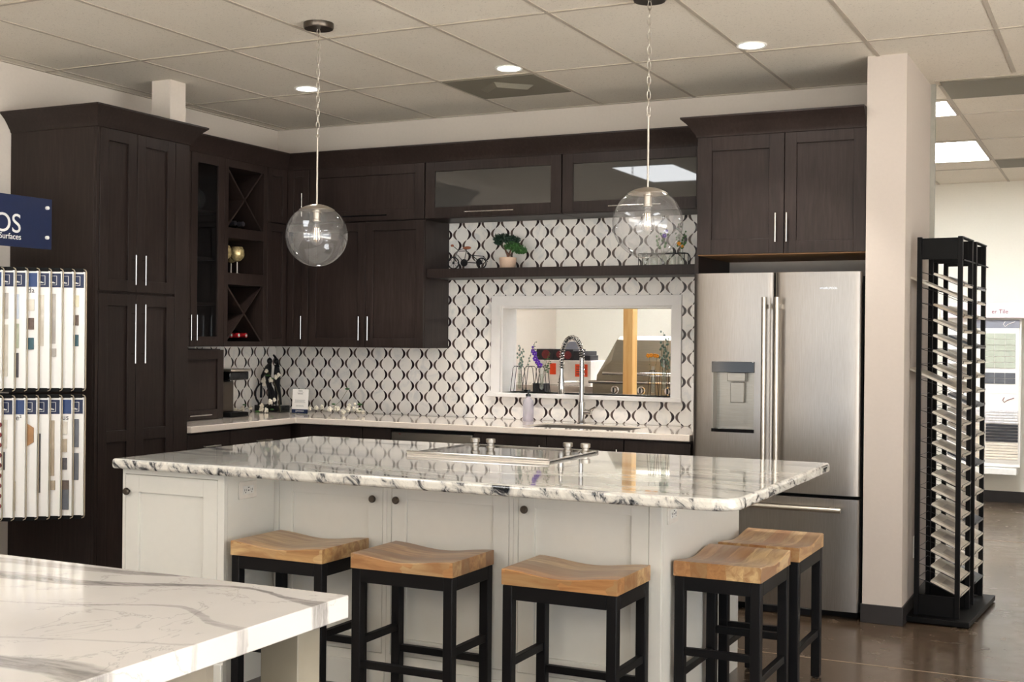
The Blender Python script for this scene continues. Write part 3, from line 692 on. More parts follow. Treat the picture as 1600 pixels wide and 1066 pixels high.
# worktop with sink cut-out
HX0, HX1, HY0, HY1 = 2.20, 2.86, -.545, -.185
wt = MB().cells([.002, .648, HX0, HX1, 3.268], [-1.642, -.648, HY0, HY1, -.009], .876, .914,
                lambda x, y: (x < .648 or y > -.648) and not (HX0 < x < HX1 and HY0 < y < HY1))
tag(build('kitchen_worktop', wt, 'quartz', bevel=.005, seg=3), 'L-shaped white quartz worktop on the dark base cabinets under the tiled wall', 'worktop')
t = thing('kitchen_sink', 'stainless steel sink set into the white worktop behind the faucet', 'sink', (2.55, -.365, .7))
sk = MB().cells([HX0, HX0+.012, HX1-.012, HX1], [HY0, HY0+.012, HY1-.012, HY1], .70, .905, lambda x, y: not (HX0+.012 < x < HX1-.012 and HY0+.012 < y < HY1-.012))
sk.box(HX0+.012, HX1-.012, HY0+.012, HY1-.012, .70, .712)
build('basin', sk, 'steel', t); build('drain', MB().cyl((2.55, -.365, .712), .045, .004, 24), 'chrome', t)
# mosaic splashbacks
bs = MB(lambda p: Vector((p.x, p.z, p.y)))
FX0, FX1, FZ0, FZ1 = 1.722, 3.006, 1.062, 1.706
bs.cells([.008, FX0+.01, FX1-.01, 3.270], [.915, FZ0+.01, FZ1-.01, 2.184], -.008, -.0005, lambda x, z: not (FX0+.01 < x < FX1-.01 and FZ0+.01 < z < FZ1-.01))
struct('trim_3', bs, 'mosaic_back')
struct('trim_4', MB().box(.0005, .008, -.99, -.0085, .915, 1.364), 'mosaic_left')
# pass-through window frame
wf = MB(lambda p: Vector((p.x, p.z, p.y)))
wf.cells([FX0, OX0+.0, OX1, FX1], [FZ0, OZ0, OZ1, FZ1], -.022, -.0005, lambda x, z: not (OX0 < x < OX1 and OZ0 < z < OZ1))
o = struct('window_1', wf, 'white_trim', .002)
jb = MB().box(OX0-.0, OX0+.012, .0, WD, OZ0, OZ1).box(OX1-.012, OX1, 0, WD, OZ0, OZ1).box(OX0+.012, OX1-.012, 0, WD, OZ1-.012, OZ1)
struct('window_jamb', jb, 'white_trim', parent=o)
struct('window_sill', MB().box(FX0-.012, FX1+.012, -.05, -.0225, FZ0-.004, 1.082).box(OX0+.012, OX1-.012, -.0225, WD+.02, OZ0-.018, OZ0+.0), 'white_trim', .002, parent=o)

# ------------------------------------------------------------ refrigerator
def fridge():
    t = thing('refrigerator', 'stainless french-door refrigerator with water dispenser and bottom freezer', 'refrigerator', (3.745, -.35, 0))
    x0, x1, xm, yf = 3.298, 4.186, 3.738, -.69
    build('cabinet_body', MB().box(x0+.006, x1+.006, -.628, -.03, .03, 1.772), 'black_metal', t, .003)
    build('base_grille', MB().box(x0+.02, x1-.02, -.60, -.57, .0, .05), 'black_metal', t)
    def bulged(xa, xb, z0, z1, bulge=.012, hole=None):
        mb = MB(); n = 14; rows = []
        def yy(x):
            q = (x-xa)/(xb-xa); r = min(q, 1-q)*(xb-xa); e = max(0, 1-r/.02); return yf-bulge*math.sin(PI*q)**.7+.012*e*e
        xs = sorted(set([xa+(xb-xa)*i/n for i in range(n+1)]+[xa+.004, xa+.01, xb-.004, xb-.01]+([hole[0], hole[1]] if hole else [])))
        zs = [z0, z1] if not hole else [z0, hole[2], hole[3], z1]
        F = {}; Bk = {}
        on = lambda i, j: 0 <= i < len(xs)-1 and 0 <= j < len(zs)-1 and not (hole and hole[0] < (xs[i]+xs[i+1])/2 < hole[1] and hole[2] < (zs[j]+zs[j+1])/2 < hole[3])
        def gf(i, j):
            if (i, j) not in F: F[(i, j)] = mb.v((xs[i], yy(xs[i]), zs[j])); Bk[(i, j)] = mb.v((xs[i], -.634, zs[j]))
            return F[(i, j)]
        for i in range(len(xs)-1):
            for j in range(len(zs)-1):
                if not on(i, j): continue
                q = [(i, j), (i+1, j), (i+1, j+1), (i, j+1)]
                mb.bm.faces.new([gf(*k) for k in q]); mb.bm.faces.new([Bk[k] for k in q][::-1])
                for (a, b, di, dj) in ((q[0], q[1], 0, -1), (q[1], q[2], 1, 0), (q[2], q[3], 0, 1), (q[3], q[0], -1, 0)):
                    if not on(i+di, j+dj): mb.bm.faces.new((F[a], F[b], Bk[b], Bk[a]))
        return mb
    hole = (3.409, 3.638, .945, 1.318)
    d1 = build('door', bulged(x0, xm-.004, .640, 1.793, hole=hole), 'steel', t, lim=30)
    d2 = build('door', bulged(xm+.004, x1, .640, 1.793), 'steel', t, lim=30)
    dr = build('freezer_drawer', bulged(x0, x1, .045, .622, .012), 'steel', t, lim=30)
    # dispenser in the left door
    ds = build('dispenser_recess', MB().box(3.409, 3.638, -.638, -.636, .945, 1.318).box(3.409, 3.414, -.70, -.638, .945, 1.318).box(3.633, 3.638, -.70, -.638, .945, 1.318), 'steel_h', d1)
    build('dispenser_control', MB().box(3.407, 3.640, -.708, -.64, 1.262, 1.320), 'black_gloss', d1, .002)
    build('dispenser_tray', MB().box(3.407, 3.640, -.708, -.64, .943, .962), 'black_gloss', d1, .002)
    build('dispenser_spout', MB().box(3.485, 3.585, -.685, -.64, 1.215, 1.262).box(3.50, 3.575, -.668, -.64, 1.10, 1.21), 'steel_h', d1, .003)
    for x, d in ((3.700, d1), (3.768, d2)):
        mb = MB(); mb.tube([(x, -.752, .70), (x, -.752, 1.662)], .0125, 16)
        mb.box(x-.009, x+.009, -.75, -.69, .74, .765).box(x-.009, x+.009, -.75, -.69, 1.60, 1.625)
        build('handle', mb, 'nickel', d)
    mb = MB().tube([(3.42, -.752, .568), (4.106, -.752, .568)], .0125, 16); mb.box(3.46, 3.485, -.75, -.69, .56, .577).box(4.04, 4.065, -.75, -.69, .56, .577)
    build('handle', mb, 'nickel', dr)
    text('brand_badge', 'WHIRLPOOL', .016, (3.978, -.7035, 1.702), (1, 0, 0), (0, 0, 1), 'chrome', d2, depth=.001)
    for x in (x0+.06, x1-.05): build('hinge_cover', MB().box(x-.04, x+.04, -.66, -.60, 1.773, 1.79), 'black_metal', t, .003)
    for x in (x0+.05, x1-.05): build('foot', MB().cyl((x, -.58, 0), .018, .031, 12), 'black_metal', t)
fridge()
# narrow white board leaning by the refrigerator
tag(build('cutting_board', MB().box(3.225, 3.262, -.50, -.20, .916, 1.19), 'paper', bevel=.008, seg=3), 'narrow white board standing on the worktop against the refrigerator side', 'board')

# ------------------------------------------------------------ island
IX0, IX1, IY0, IY1 = 1.592, 4.272, -3.245, -1.80
def rounded(x0, x1, y0, y1, rs, n=8):
    out = []
    for (cx, cy, r, a0) in ((x0+rs[0], y0+rs[0], rs[0], PI), (x1-rs[1], y0+rs[1], rs[1], 1.5*PI), (x1-rs[2], y1-rs[2], rs[2], 0), (x0+rs[3], y1-rs[3], rs[3], .5*PI)):
        for k in range(n+1): out.append((cx+r*math.cos(a0+PI/2*k/n), cy+r*math.sin(a0+PI/2*k/n)))
    return out
tag(build('island_worktop', MB().poly(rounded(IX0, IX1, IY0, IY1, (.012, .10, .02, .012)), .872, .914), 'granite', bevel=.014, seg=4), 'large polished white granite island worktop with grey streaks and rounded corner', 'worktop')
XI = frame(0, -3.19, 'back'); XR_ = frame(0, -2.862, 'back')
ZI = .870
def knob(parent, x, y, z):
    build('knob', MB().lathe([(0, -.026), (.012, -.026), (.0155, -.021), (.0155, -.015), (.006, -.010), (.006, 0), (0, 0)], (x, y, z), 20, 'y'), 'bronze', parent)
def outlet(parent, X, u, z, wide=.115, high=.072):
    o = build('outlet_plate', MB(X).box(u-wide/2, u+wide/2, .0005, .006, z-high/2, z+high/2), 'outlet', parent, .002)
    build('outlet_face', MB(X).box(u-.034, u+.034, .0062, .0085, z-.017, z+.017), 'plastic_white', o, .001)
    mb = MB(X)
    for du in (-.02, .02):
        mb.box(u+du-.006, u+du-.0045, .0086, .0095, z-.005, z+.005).box(u+du+.0045, u+du+.006, .0086, .0095, z-.005, z+.005).box(u+du-.002, u+du+.002, .0086, .0095, z-.012, z-.008)
    mb.box(u-.004, u+.004, .0086, .0095, z+.008, z+.012).box(u-.004, u+.004, .0086, .0095, z-.004, z)
    build('outlet_slots', mb, 'dark_print', o)
def inset_unit(name, label, X, x0, x1, ybk, yf, st, door, kx, kz, loc, end=None):
    """face-frame cabinet with one inset shaker door"""
    t = thing(name, label, 'cabinet', loc)
    build('body', MB().box(x0, x1, yf+.022, ybk, 0, ZI), 'island_paint', t)
    dx0, dx1, dz0, dz1 = door
    fr = MB(X).cells([x0, dx0, dx1, x1], [0, dz0, dz1, ZI], 0, 1, lambda a, b: True) if False else None
    X2 = lambda p: X(Vector((p.x, p.z, p.y)))
    fm = MB(X2).cells([x0, dx0-.002, dx1+.002, x1], [0, dz0-.002, dz1+.002, ZI], -.021, .0, lambda a, b: not (dx0-.002 < a < dx1+.002 and dz0-.002 < b < dz1+.002))
    build('face_frame', fm, 'island_paint', t, .001)
    build('baseboard', MB(X).box(x0, x1, .0005, .012, 0, .105), 'island_paint', t, .003)
    mb = MB(X); s_ = st
    mb.box(dx0, dx0+s_, -.02, -.001, dz0, dz1).box(dx1-s_, dx1, -.02, -.001, dz0, dz1).box(dx0+s_, dx1-s_, -.02, -.001, dz0, dz0+s_).box(dx0+s_, dx1-s_, -.02, -.001, dz1-s_, dz1)
    mb.box(dx0+s_, dx1-s_, -.02, -.012, dz0+s_, dz1-s_)
    d = build('door', mb, 'island_paint', t, .0008)
    knob(d, kx, yf+.001, kz)
    return t
TX1 = 2.144
t = inset_unit('island_cabinet', 'white island end cabinet with shaker door projecting toward the near quartz table', XI, 1.605, TX1, -1.84, -3.19, .072, (1.622, 2.108, .14, .846), 1.640, .775, (1.87, -2.5, 0))
outlet(t, frame(TX1, 0, 'left'), -3.045, .797)
inset_unit('island_cabinet', 'white island cabinet with shaker door behind the leftmost stool', XR_, TX1+.001, 2.709, -1.84, -2.862, .068, (2.172, 2.688, .145, .842), 2.648, .772, (2.43, -2.3, 0))
inset_unit('island_cabinet', 'white middle island cabinet with shaker door, knob on its left', XR_, 2.710, 3.282, -1.84, -2.862, .068, (2.732, 3.262, .145, .846), 2.760, .774, (3.0, -2.3, 0))
t = inset_unit('island_cabinet', 'white right island cabinet with shaker door and plain end panel', XR_, 3.283, 3.885, -1.84, -2.862, .068, (3.304, 3.835, .145, .85), 3.335, .776, (3.58, -2.3, 0))
outlet(t, frame(3.885, 0, 'left'), -2.745, .785, .115, .072)
# cooktop
t = thing('cooktop', 'black glass cooktop with stainless rails and four knobs set in the island', 'cooktop', (2.93, -2.2, .914))
cx0, cx1, cy0, cy1 = 2.560, 3.240, -2.44, -1.93
build('glass_plate', MB().box(cx0, cx1, cy0, cy1, .9145, .920), 'black_gloss', t, .001)
build('front_rail', MB().box(cx0-.004, cx1+.004, cy0-.012, cy0-.0005, .9145, .924).tube([(cx0-.004, cy0-.010, .9275), (cx1+.004, cy0-.010, .9275)], .0065, 12), 'chrome', t, 0)
build('back_rail', MB().box(cx0-.004, cx1+.004, cy1+.0005, cy1+.03, .9145, .926), 'steel', t, .002)
for x in (cx0-.004, cx1-.004): build('side_rail', MB().box(x, x+.008, cy0, cy1, .9205, .925), 'chrome', t)
for x in (2.640, 2.722, 3.118, 3.205):
    build('knob', MB().lathe([(0, 0), (.022, 0), (.022, .004), (.016, .006), (.016, .018), (.0225, .021), (.0225, .037), (.020, .039), (0, .039)], (x, -1.965, .9202), 24), 'nickel', t)

# ------------------------------------------------------------ stools
def make_stool(label, loc):
    t = thing('bar_stool', label, 'stool', (0, 0, 0), group='five black stools with saddle wood seats at the island')
    L, D, ZF, W = .435, .325, .557, .038
    for sx in (-1, 1):
        for sy in (-1, 1):
            x, y = sx*(L/2-W/2), sy*(D/2-W/2)
            lg = build('leg', MB().box(x-W/2, x+W/2, y-W/2, y+W/2, .006, ZF-.002), 'stool_black', t, .003, local=True)
            build('foot_pad', MB().cyl((x, y, 0), .012, .0065, 12), 'rubber', lg, local=True)
    ap = MB()
    for s_ in (-1, 1):
        y = s_*(D/2-.011); ap.box(-L/2+W, L/2-W, y-.011, y+.011, ZF-.052, ZF-.001)
        x = s_*(L/2-.011); ap.box(x-.011, x+.011, -D/2+W, D/2-W, ZF-.052, ZF-.001)
    build('apron', ap, 'stool_black', t, .0015, local=True)
    for s_ in (-1, 1):
        y = s_*(D/2-.019); build('stretcher', MB().box(-L/2+W, L/2-W, y-.012, y+.012, .178, .206), 'stool_black', t, .002, local=True)
        x = s_*(L/2-.019); build('stretcher', MB().box(x-.012, x+.012, -D/2+W, D/2-W, .262, .290), 'stool_black', t, .002, local=True)
    st = MB(); n = 24; top = []; LX, LY = L/2+.003, D/2+.003
    zf = lambda q: .613-.019*(math.cos(PI*q/2*.97)**2)
    secs = []
    for i in range(n+1):
        q = -1+2*i/n; x = LX*q; z = zf(q)
        secs.append([(x, -LY, ZF), (x, LY, ZF), (x, LY, z-.003), (x, LY-.004, z), (x, -LY+.004, z), (x, -LY, z-.003)])
    st.sweep(secs)
    build('seat', st, 'seat', t, local=True, lim=35)
    t.location = loc; return t
stools = [((2.415, -3.045), 0, 'leftmost black stool with saddle wood seat, partly behind the near quartz table corner'),
          ((2.99, -3.050), 0, 'second stool from the left, with orange-striped wood seat'),
          ((3.635, -3.060), 0, 'third stool from the left, in front of the right island cabinet door'),
          ((4.065, -2.545), PI/2, 'nearer stool at the right end of the island, patchwork wood seat'),
          ((4.085, -2.045), PI/2, 'farther stool at the right end of the island, nearest the refrigerator')]
s0 = make_stool(stools[0][2], stools[0][0]+(0,))
for (xy, rz, lb) in stools[1:]: dup(s0, xy+(0,), rz, lb)

# ------------------------------------------------------------ near quartz table
tag(build('quartz_tabletop', MB().poly([(2.2, -6.9), (4.005, -6.9), (4.005, -5.092), (2.2, -5.092)], .868, .914), 'quartz_vein', bevel=.0025), 'white quartz tabletop with bold grey veins in the near left corner', 'tabletop')
t = thing('table_base', 'taupe table base with square post under the near quartz tabletop', 'table base', (3.4, -6.0, 0))
build('post', MB().box(3.862, 3.952, -5.19, -5.115, 0, .867), 'greywood', t, .002)
build('post', MB().box(2.25, 2.34, -5.19, -5.115, 0, .867), 'greywood', t, .002)
build('cabinet_box', MB().box(2.25, 3.935, -6.85, -5.42, .09, .867).box(2.3, 3.88, -6.8, -5.46, 0, .09), 'tablepanel', t, .002)
build('end_panel', MB().box(3.936, 3.95, -6.85, -5.455, .09, .867), 'tablepanel', t, .002)

# ------------------------------------------------------------ sample wing display (left)
t = thing('display_stand', 'black sample display stand at the left edge, holding the white sample boards', 'display stand', (.35, -3.05, 0))
RW = Vector((-.0365, -.0375, 0)).normalized(); RN = Vector((RW.y, -RW.x, 0))*-1       # along the row of hinges, and away from the boards' side
XS = lambda p: Vector((.517, -2.915, 0))+RW*p.x-RN*p.y*-1+Vector((0, 0, p.z))
build('back_board', MB(XS).box(-.02, .46, .020, .032, .40, 1.80), 'black_metal', t, .003)
for a_ in (.02, .34): build('upright', MB(XS).box(a_, a_+.04, .033, .058, .03, 2.05), 'black_metal', t, .002)
build('base_plate', MB(XS).box(-.06, .50, -.10, .12, 0, .03), 'black_metal', t, .003)
for z in (1.752, 1.148, .536): build('hinge_bar', MB(XS).box(-.02, .44, .004, .0195, z-.012, z+.012), 'black_metal', t, .002)
# sign
t = thing('display_sign', 'navy blue sign with white lettering at the top left edge, held by two steel studs', 'sign', (.53, -2.85, 1.855))
build('panel', MB().box(.545, .553, -3.35, -2.590, 1.856, 2.108), 'navy', t, .001)
for z in (1.914, 2.062):
    build('stud', MB().lathe([(0, .0), (.009, .0), (.009, .012), (0, .012)], (.5535, -2.625, z), 16, 'x'), 'plastic_white', t)  # white colour imitates bright reflections on the steel
build('bracket', MB().box(.47, .545, -2.975, -2.945, 1.90, 1.93).box(.26, .545, -3.20, -3.17, 1.90, 1.93), 'black_metal', t)
text('lettering', 'OS', .132, (.5535, -2.783, 1.925), (0, 1, 0), (0, 0, 1), 'pale_print', t, 'RIGHT')
text('lettering', 'Surfaces', .040, (.5535, -2.783, 1.892), (0, 1, 0), (0, 0, 1), 'pale_print', t, 'RIGHT')
# boards: hinge point H, outer end P
BOARDS = [  # tier, index from the right, label, samples (u0 from outer end, u1, z0 frac, z1 frac, mat), text, header shade
 (1, 0, 'with cream, brown and teal squares', [(.045, .062, .20, .30, 'tile_cream'), (.045, .062, .37, .46, 'tile_brown'), (.045, .062, .54, .64, 'tile_teal')], None, 'navy'),
 (1, 1, 'plain white below its navy header', [], None, 'navy'),
 (1, 2, 'with tall grey plank over a small grey square', [(.045, .09, .19, .62, 'tile_grey'), (.04, .09, .66, .73, 'tile_grey')], None, 'navy'),
 (1, 3, 'with one tall beige plank', [(.045, .09, .20, .64, 'tile_beige')], None, 'navy'),
 (1, 4, 'lettered ida, with three squares', [(.035, .09, .24, .34, 'tile_beige'), (.035, .09, .40, .50, 'tile_brown'), (.035, .09, .57, .67, 'tile_teal')], 'ida', 'navy_light'),
 (1, 5, 'with pale blue, green marble and dark samples', [(.05, .10, .20, .41, 'tile_blue'), (.05, .10, .45, .66, 'tile_green'), (.05, .10, .70, .91, 'tile_char')], None, 'navy'),
 (1, 6, 'with two grey beige planks', [(.045, .10, .19, .41, 'tile_grey'), (.045, .10, .46, .90, 'tile_beige')], None, 'navy'),
 (1, 7, 'at the picture edge with brown samples', [(.03, .08, .22, .38, 'tile_brown'), (.03, .08, .58, .93, 'tile_brown')], 'e', 'navy_light'),
 (0, 0, 'with two narrow mauve grey strips', [(.04, .09, .18, .42, 'tile_slate'), (.04, .09, .47, .70, 'tile_slate')], None, 'navy'),
 (0, 1, 'lettered ous, with five mixed samples', [(.04, .09, .20, .31, 'tile_beige'), (.04, .09, .35, .46, 'tile_taupe'), (.04, .09, .51, .61, 'tile_char'), (.03, .09, .70, .78, 'tile_brown'), (.03, .09, .78, .95, 'tile_slate')], 'ous', 'navy_light'),
 (0, 2, 'with tall beige plank and small beige square', [(.045, .09, .19, .66, 'tile_taupe'), (.04, .09, .70, .78, 'tile_taupe')], None, 'navy'),
 (0, 3, 'with a narrow patterned mosaic strip', [(.055, .09, .30, .80, 'tile_char')], None, 'navy'),
 (0, 4, 'with an oak coloured hexagon', 'hex', None, 'navy'),
 (0, 5, 'lettered tile, one beige strip', [(.06, .11, .70, .95, 'tile_beige')], 'tile\u00b2', 'navy_light'),
 (0, 6, 'with grey beige and dark charcoal squares', [(.045, .10, .18, .42, 'tile_beige'), (.055, .10, .45, .60, 'tile_char')], None, 'navy'),
 (0, 7, 'at the picture edge with rows of dark red dots', 'dots', None, 'paper')]
TZ = {1: (1.158, 1.748), 0: (.548, 1.146)}
for tier, i, desc, samples, word, hd in BOARDS:
    P_ = Vector((.925-.0365*i, -2.725-.0375*i, 0)); H_ = P_-Vector((.906, .423, 0))*.448
    d = (P_-H_).normalized(); n_ = Vector((d.y, -d.x, 0)); z0, z1 = TZ[tier]; Hh = z1-z0; Lb = (P_-H_).length
    place = ('rightmost', 'second from right', 'third from right', 'fourth from right', 'fifth from right', 'sixth from right', 'seventh from right', 'leftmost')[i]
    t = thing('sample_board', 'white board %s, %s, %s row' % (desc, place, 'upper' if tier else 'lower'), 'sample board', tuple(H_+Vector((0, 0, z0))), group='white sample boards on the display stand')
    XX = lambda p, P_=P_, d=d, n_=n_: P_-d*p.x+n_*p.y+Vector((0, 0, p.z))          # x: distance from the outer end toward the hinge
    build('board', MB(XX).box(.006, Lb, -.005, .005, z0+.016, z1-.016), 'paper', t)
    # metal edge with rounded corners
    r_ = .014; pts = [(Lb, 0, z1-.004), (r_, 0, z1-.004), (.004, 0, z1-.004-r_*.3), (.0, 0, z1-.004-r_), (0, 0, z0+.004+r_), (.004, 0, z0+.004+r_*.3), (r_, 0, z0+.004), (Lb, 0, z0+.004)]
    build('metal_edge', MB(XX).tube(pts, .0028, 8), 'board_edge', t)
    build('end_cap', MB(XX).box(.014, Lb, -.008, .0075, z1-.018, z1-.0), 'black_metal', t)
    build('end_cap', MB(XX).box(.014, Lb, -.008, .0075, z0, z0+.018), 'black_metal', t)
    zz = lambda f: z1-.018-(Hh-.036)*f
    if hd != 'paper':
        h_ = build('header', MB(XX).box(.010, .22, .0055, .0065, zz(.135), zz(.015)), hd, t)
        lg = MB(XX)
        lg.box(.028, .088, .0066, .0072, zz(.038), zz(.0355)).box(.028, .0300, .0066, .0072, zz(.115), zz(.038)).box(.028, .088, .0066, .0072, zz(.1155), zz(.113)).box(.036, .088, .0066, .0072, zz(.100), zz(.092)).box(.044, .060, .0066, .0072, zz(.092), zz(.086))
        if hd == 'navy': build('logo', lg, 'pale_print', h_)
    if isinstance(samples, list):
        for u0, u1, f0, f1, mm in samples: build('tile_sample', MB(XX).box(u0-.012, .17, .0055, .012, zz(f1), zz(f0)), mm, t, .001)
    elif samples == 'hex':
        pts = []
        cx_, cz_ = .075, zz(.31)
        build('tile_sample', MB(lambda p: XX(Vector((p.x, p.z, p.y)))).poly([(cx_+.085*math.cos(PI/3*k+PI/6)*.75, cz_+.068*math.sin(PI/3*k+PI/6)) for k in range(6)], .0055, .012), 'tile_wood', t, .001)
    else:
        for k in range(9): build('tile_sample', MB(XX).cyl((.012, .0055, zz(.22+.085*k)), .011, .006, 14, 'y'), 'label_red', t)
    if word: text('lettering', word, .036, XX(Vector((.022, .006, zz(.185)))), -d*-1, (0, 0, 1), 'dark_print', t, 'RIGHT', .0004)

# ------------------------------------------------------------ black tile tower (right)
TW, TR = (4.575, -.19, 0), -.066
t = thing('tile_display_tower', 'tall black metal tile display tower beside the white wing wall', 'display rack', TW, TR)
build('base_plate', MB().box(-.19, .165, -.40, .40, .006, .034), 'black_metal', t, .003, local=True)
for sx in (-.14, .12):
    for sy in (-.34, .34): build('caster', MB().cyl((sx, sy, 0), .015, .0065, 12), 'rubber', t, local=True)
units = {'near': (-.335, -.055), 'far': (.065, .345)}
PW = .0115
for nm, (y0, y1) in units.items():
    for x in (-.105, .095):
        for y in (y0, y1):
            build('upright', MB().box(x-PW, x+PW, y-PW, y+PW, .034, 1.972), 'black_metal', t, .0015, local=True)
    for y in (y0, y1):
        build('top_panel', MB().box(-.093, .083, y-.004, y+.004, 1.858, 1.966), 'black_metal', t, .001, local=True)
        build('bottom_panel', MB().box(-.093, .083, y-.004, y+.004, .036, .14), 'black_metal', t, .001, local=True)
    build('top_rail', MB().box(.083, .108, y0+PW, y1+PW+.012, 1.966, 1.972), 'black_metal', t, local=True)
    build('stop_rod', MB().tube([(.112, y0-.01, 1.852), (.112, y1+.03, 1.852)], .004, 8), 'black_metal', t, local=True)
    for k in range(21):
        zb = 1.775-.0788*k; mb = MB(); dz = .058
        for y in (y0+.016, y1-.016):
            mb.tube([(-.105, y, zb+.020), (-.035, y, zb), (.100, y, zb-dz), (.112, y, zb-dz+.006), (.112, y, zb-dz+.016)], .0016, 5)
        mb.tube([(-.105, y0+.016, zb+.020), (-.105, y1-.016, zb+.020)], .0016, 5); mb.tube([(.112, y0+.016, zb-dz+.016), (.112, y1-.016, zb-dz+.016)], .0016, 5)
        build('wire_tray', mb, 'black_wire', t, local=True)
mats = ['tile_beige', 'tile_beige', 'tile_grey', 'tile_beige', 'tile_beige', 'tile_beige']
cr, sr = math.cos(TR), math.sin(TR)
for nm, (y0, y1) in units.items():
    for k in range(21):
        zb = 1.775-.0788*k; a = math.atan2(.058, .135)
        long_ = nm == 'near' and k in (1, 7)
        mat = 'tile_taupe' if (nm == 'near' and k == 2) else ('tile_beige' if nm == 'near' or k % 4 else 'tile_slate')
        xs0, xs1 = (-.165 if long_ else -.042), .108
        L = (xs1-xs0)/math.cos(a); up_ = Vector((math.sin(a), 0, math.cos(a))); al = Vector((math.cos(a), 0, -math.sin(a)))
        o0 = Vector((xs0, 0, zb+.0025+(-.035-xs0)*math.tan(a)))
        if long_: o0.z += .012
        XX = lambda p, o0=o0, al=al, up_=up_: o0+al*p.x+up_*p.z+Vector((0, p.y, 0))
        if long_: lb = 'long beige tile board sticking out of the black tower, %s of the two' % ('upper' if k == 1 else 'lower')
        elif k == 2 and nm == 'near': lb = 'darker taupe stone tile on the third tray of the near half of the black tower'
        else: lb = '%s tile, %s tray from the top, %s half of black tower' % ('grey slate' if mat == 'tile_slate' else 'pale beige', ORD[k], nm)
        w_ = thing('sample_tile', lb, 'tile', TW, TR, group='sample tiles on the trays of the black tower')
        build('slab', MB(XX).box(0, L, y0+.020, y1-.020, .0, .011), mat, w_, .0012, local=True)
        build('sticker', MB(XX).box(L*.30, L*.72, y0+.06, y1-.09, .0112, .0118), 'tile_grey' if mat != 'tile_slate' else 'paper', w_, local=True)
# power outlet on the wing wall behind the tower
t = thing('wall_outlet', 'white power outlet low on the wing wall behind the black tile tower', 'outlet', (4.40, -.30, .35))
build('plate', MB().box(4.4005, 4.406, -.335, -.265, .29, .405), 'outlet', t, .002)

# ------------------------------------------------------------ worktop items
def branch(mb, pts, r=.0016): mb.tube(pts, r, 5)
def blossom(x, y, z, r, label, ph=0):
    t = thing('blossom', label, 'flower', (x, y, z)); mb = MB()
    return t
# coffee maker
t = thing('coffee_maker', 'black coffee maker in the shadow beside the low dark cabinet', 'coffee maker', (.20, -.80, .9145))
build('base', MB().box(.09, .34, -.91, -.73, .9145, .945), 'black_metal', t, .008)
build('column', MB().box(.09, .20, -.90, -.74, .9455, 1.15), 'black_metal', t, .006)
build('water_tank', MB().box(.20, .235, -.885, -.755, .9455, 1.14), 'bronze', t, .004)
build('brew_head', MB().box(.09, .33, -.91, -.72, 1.1505, 1.205), 'black_gloss', t, .008)
build('lid', MB().poly([(.085, -.915), (.345, -.915), (.36, -.82), (.345, -.715), (.085, -.715)], 1.2055, 1.222), 'nickel', t, .005)
# dancing couple / cyclist sculpture
t = thing('sculpture', 'black figurative sculpture with a large ring on a black base in the worktop corner', 'sculpture', (.19, -.26, .9145))
build('base', MB().box(.06, .285, -.315, -.215, .9145, .962), 'black_gloss', t, .003)
def fig(name, skel, rad, parent):
    mb = MB()
    for chain in skel: mb.tube([p for p in chain], [rad[i] if isinstance(rad, list) else rad for i in range(len(chain))] if not isinstance(rad, dict) else [rad.get(i, .01) for i in range(len(chain))], 8)
    return build(name, mb, 'sculpt', parent)
def limb(mb, pts, rs): mb.tube(pts, rs, 8)
mb = MB(); y = -.265
limb(mb, [(.150, y, .99), (.150, y, 1.06), (.140, y, 1.12), (.135, y, 1.18)], [.010, .012, .020, .022])      # legs and hips
limb(mb, [(.185, y, .965), (.170, y, 1.03), (.148, y, 1.10)], [.008, .012, .017])
limb(mb, [(.135, y, 1.17), (.138, y, 1.22), (.150, y, 1.245)], [.024, .024, .012])
mb.ball((.148, y, 1.262), .019, 12, (1, 1, 1.2))
limb(mb, [(.125, y, 1.225), (.085, y, 1.16), (.080, y, 1.09), (.078, y, 1.01)], [.011, .009, .008, .009])
build('figure', mb, 'sculpt', t)
mb = MB(); y = -.255
limb(mb, [(.240, y, .965), (.225, y, 1.04), (.205, y, 1.12)], [.007, .012, .017])
limb(mb, [(.195, y, .965), (.198, y, 1.04), (.200, y, 1.12)], [.007, .011, .016])
limb(mb, [(.203, y, 1.11), (.205, y, 1.18), (.200, y, 1.24)], [.022, .024, .013])
mb.ball((.196, y, 1.262), .018, 12, (1, 1, 1.25)); limb(mb, [(.215, y, 1.22), (.190, y, 1.285), (.172, y, 1.305)], [.010, .009, .006])
build('figure', mb, 'sculpt', t)
build('ring', MB().tube([(.105+.078*math.cos(2*PI*k/28), -.262, 1.035+.078*math.sin(2*PI*k/28)) for k in range(28)], .0065, 8, True), 'sculpt', t)
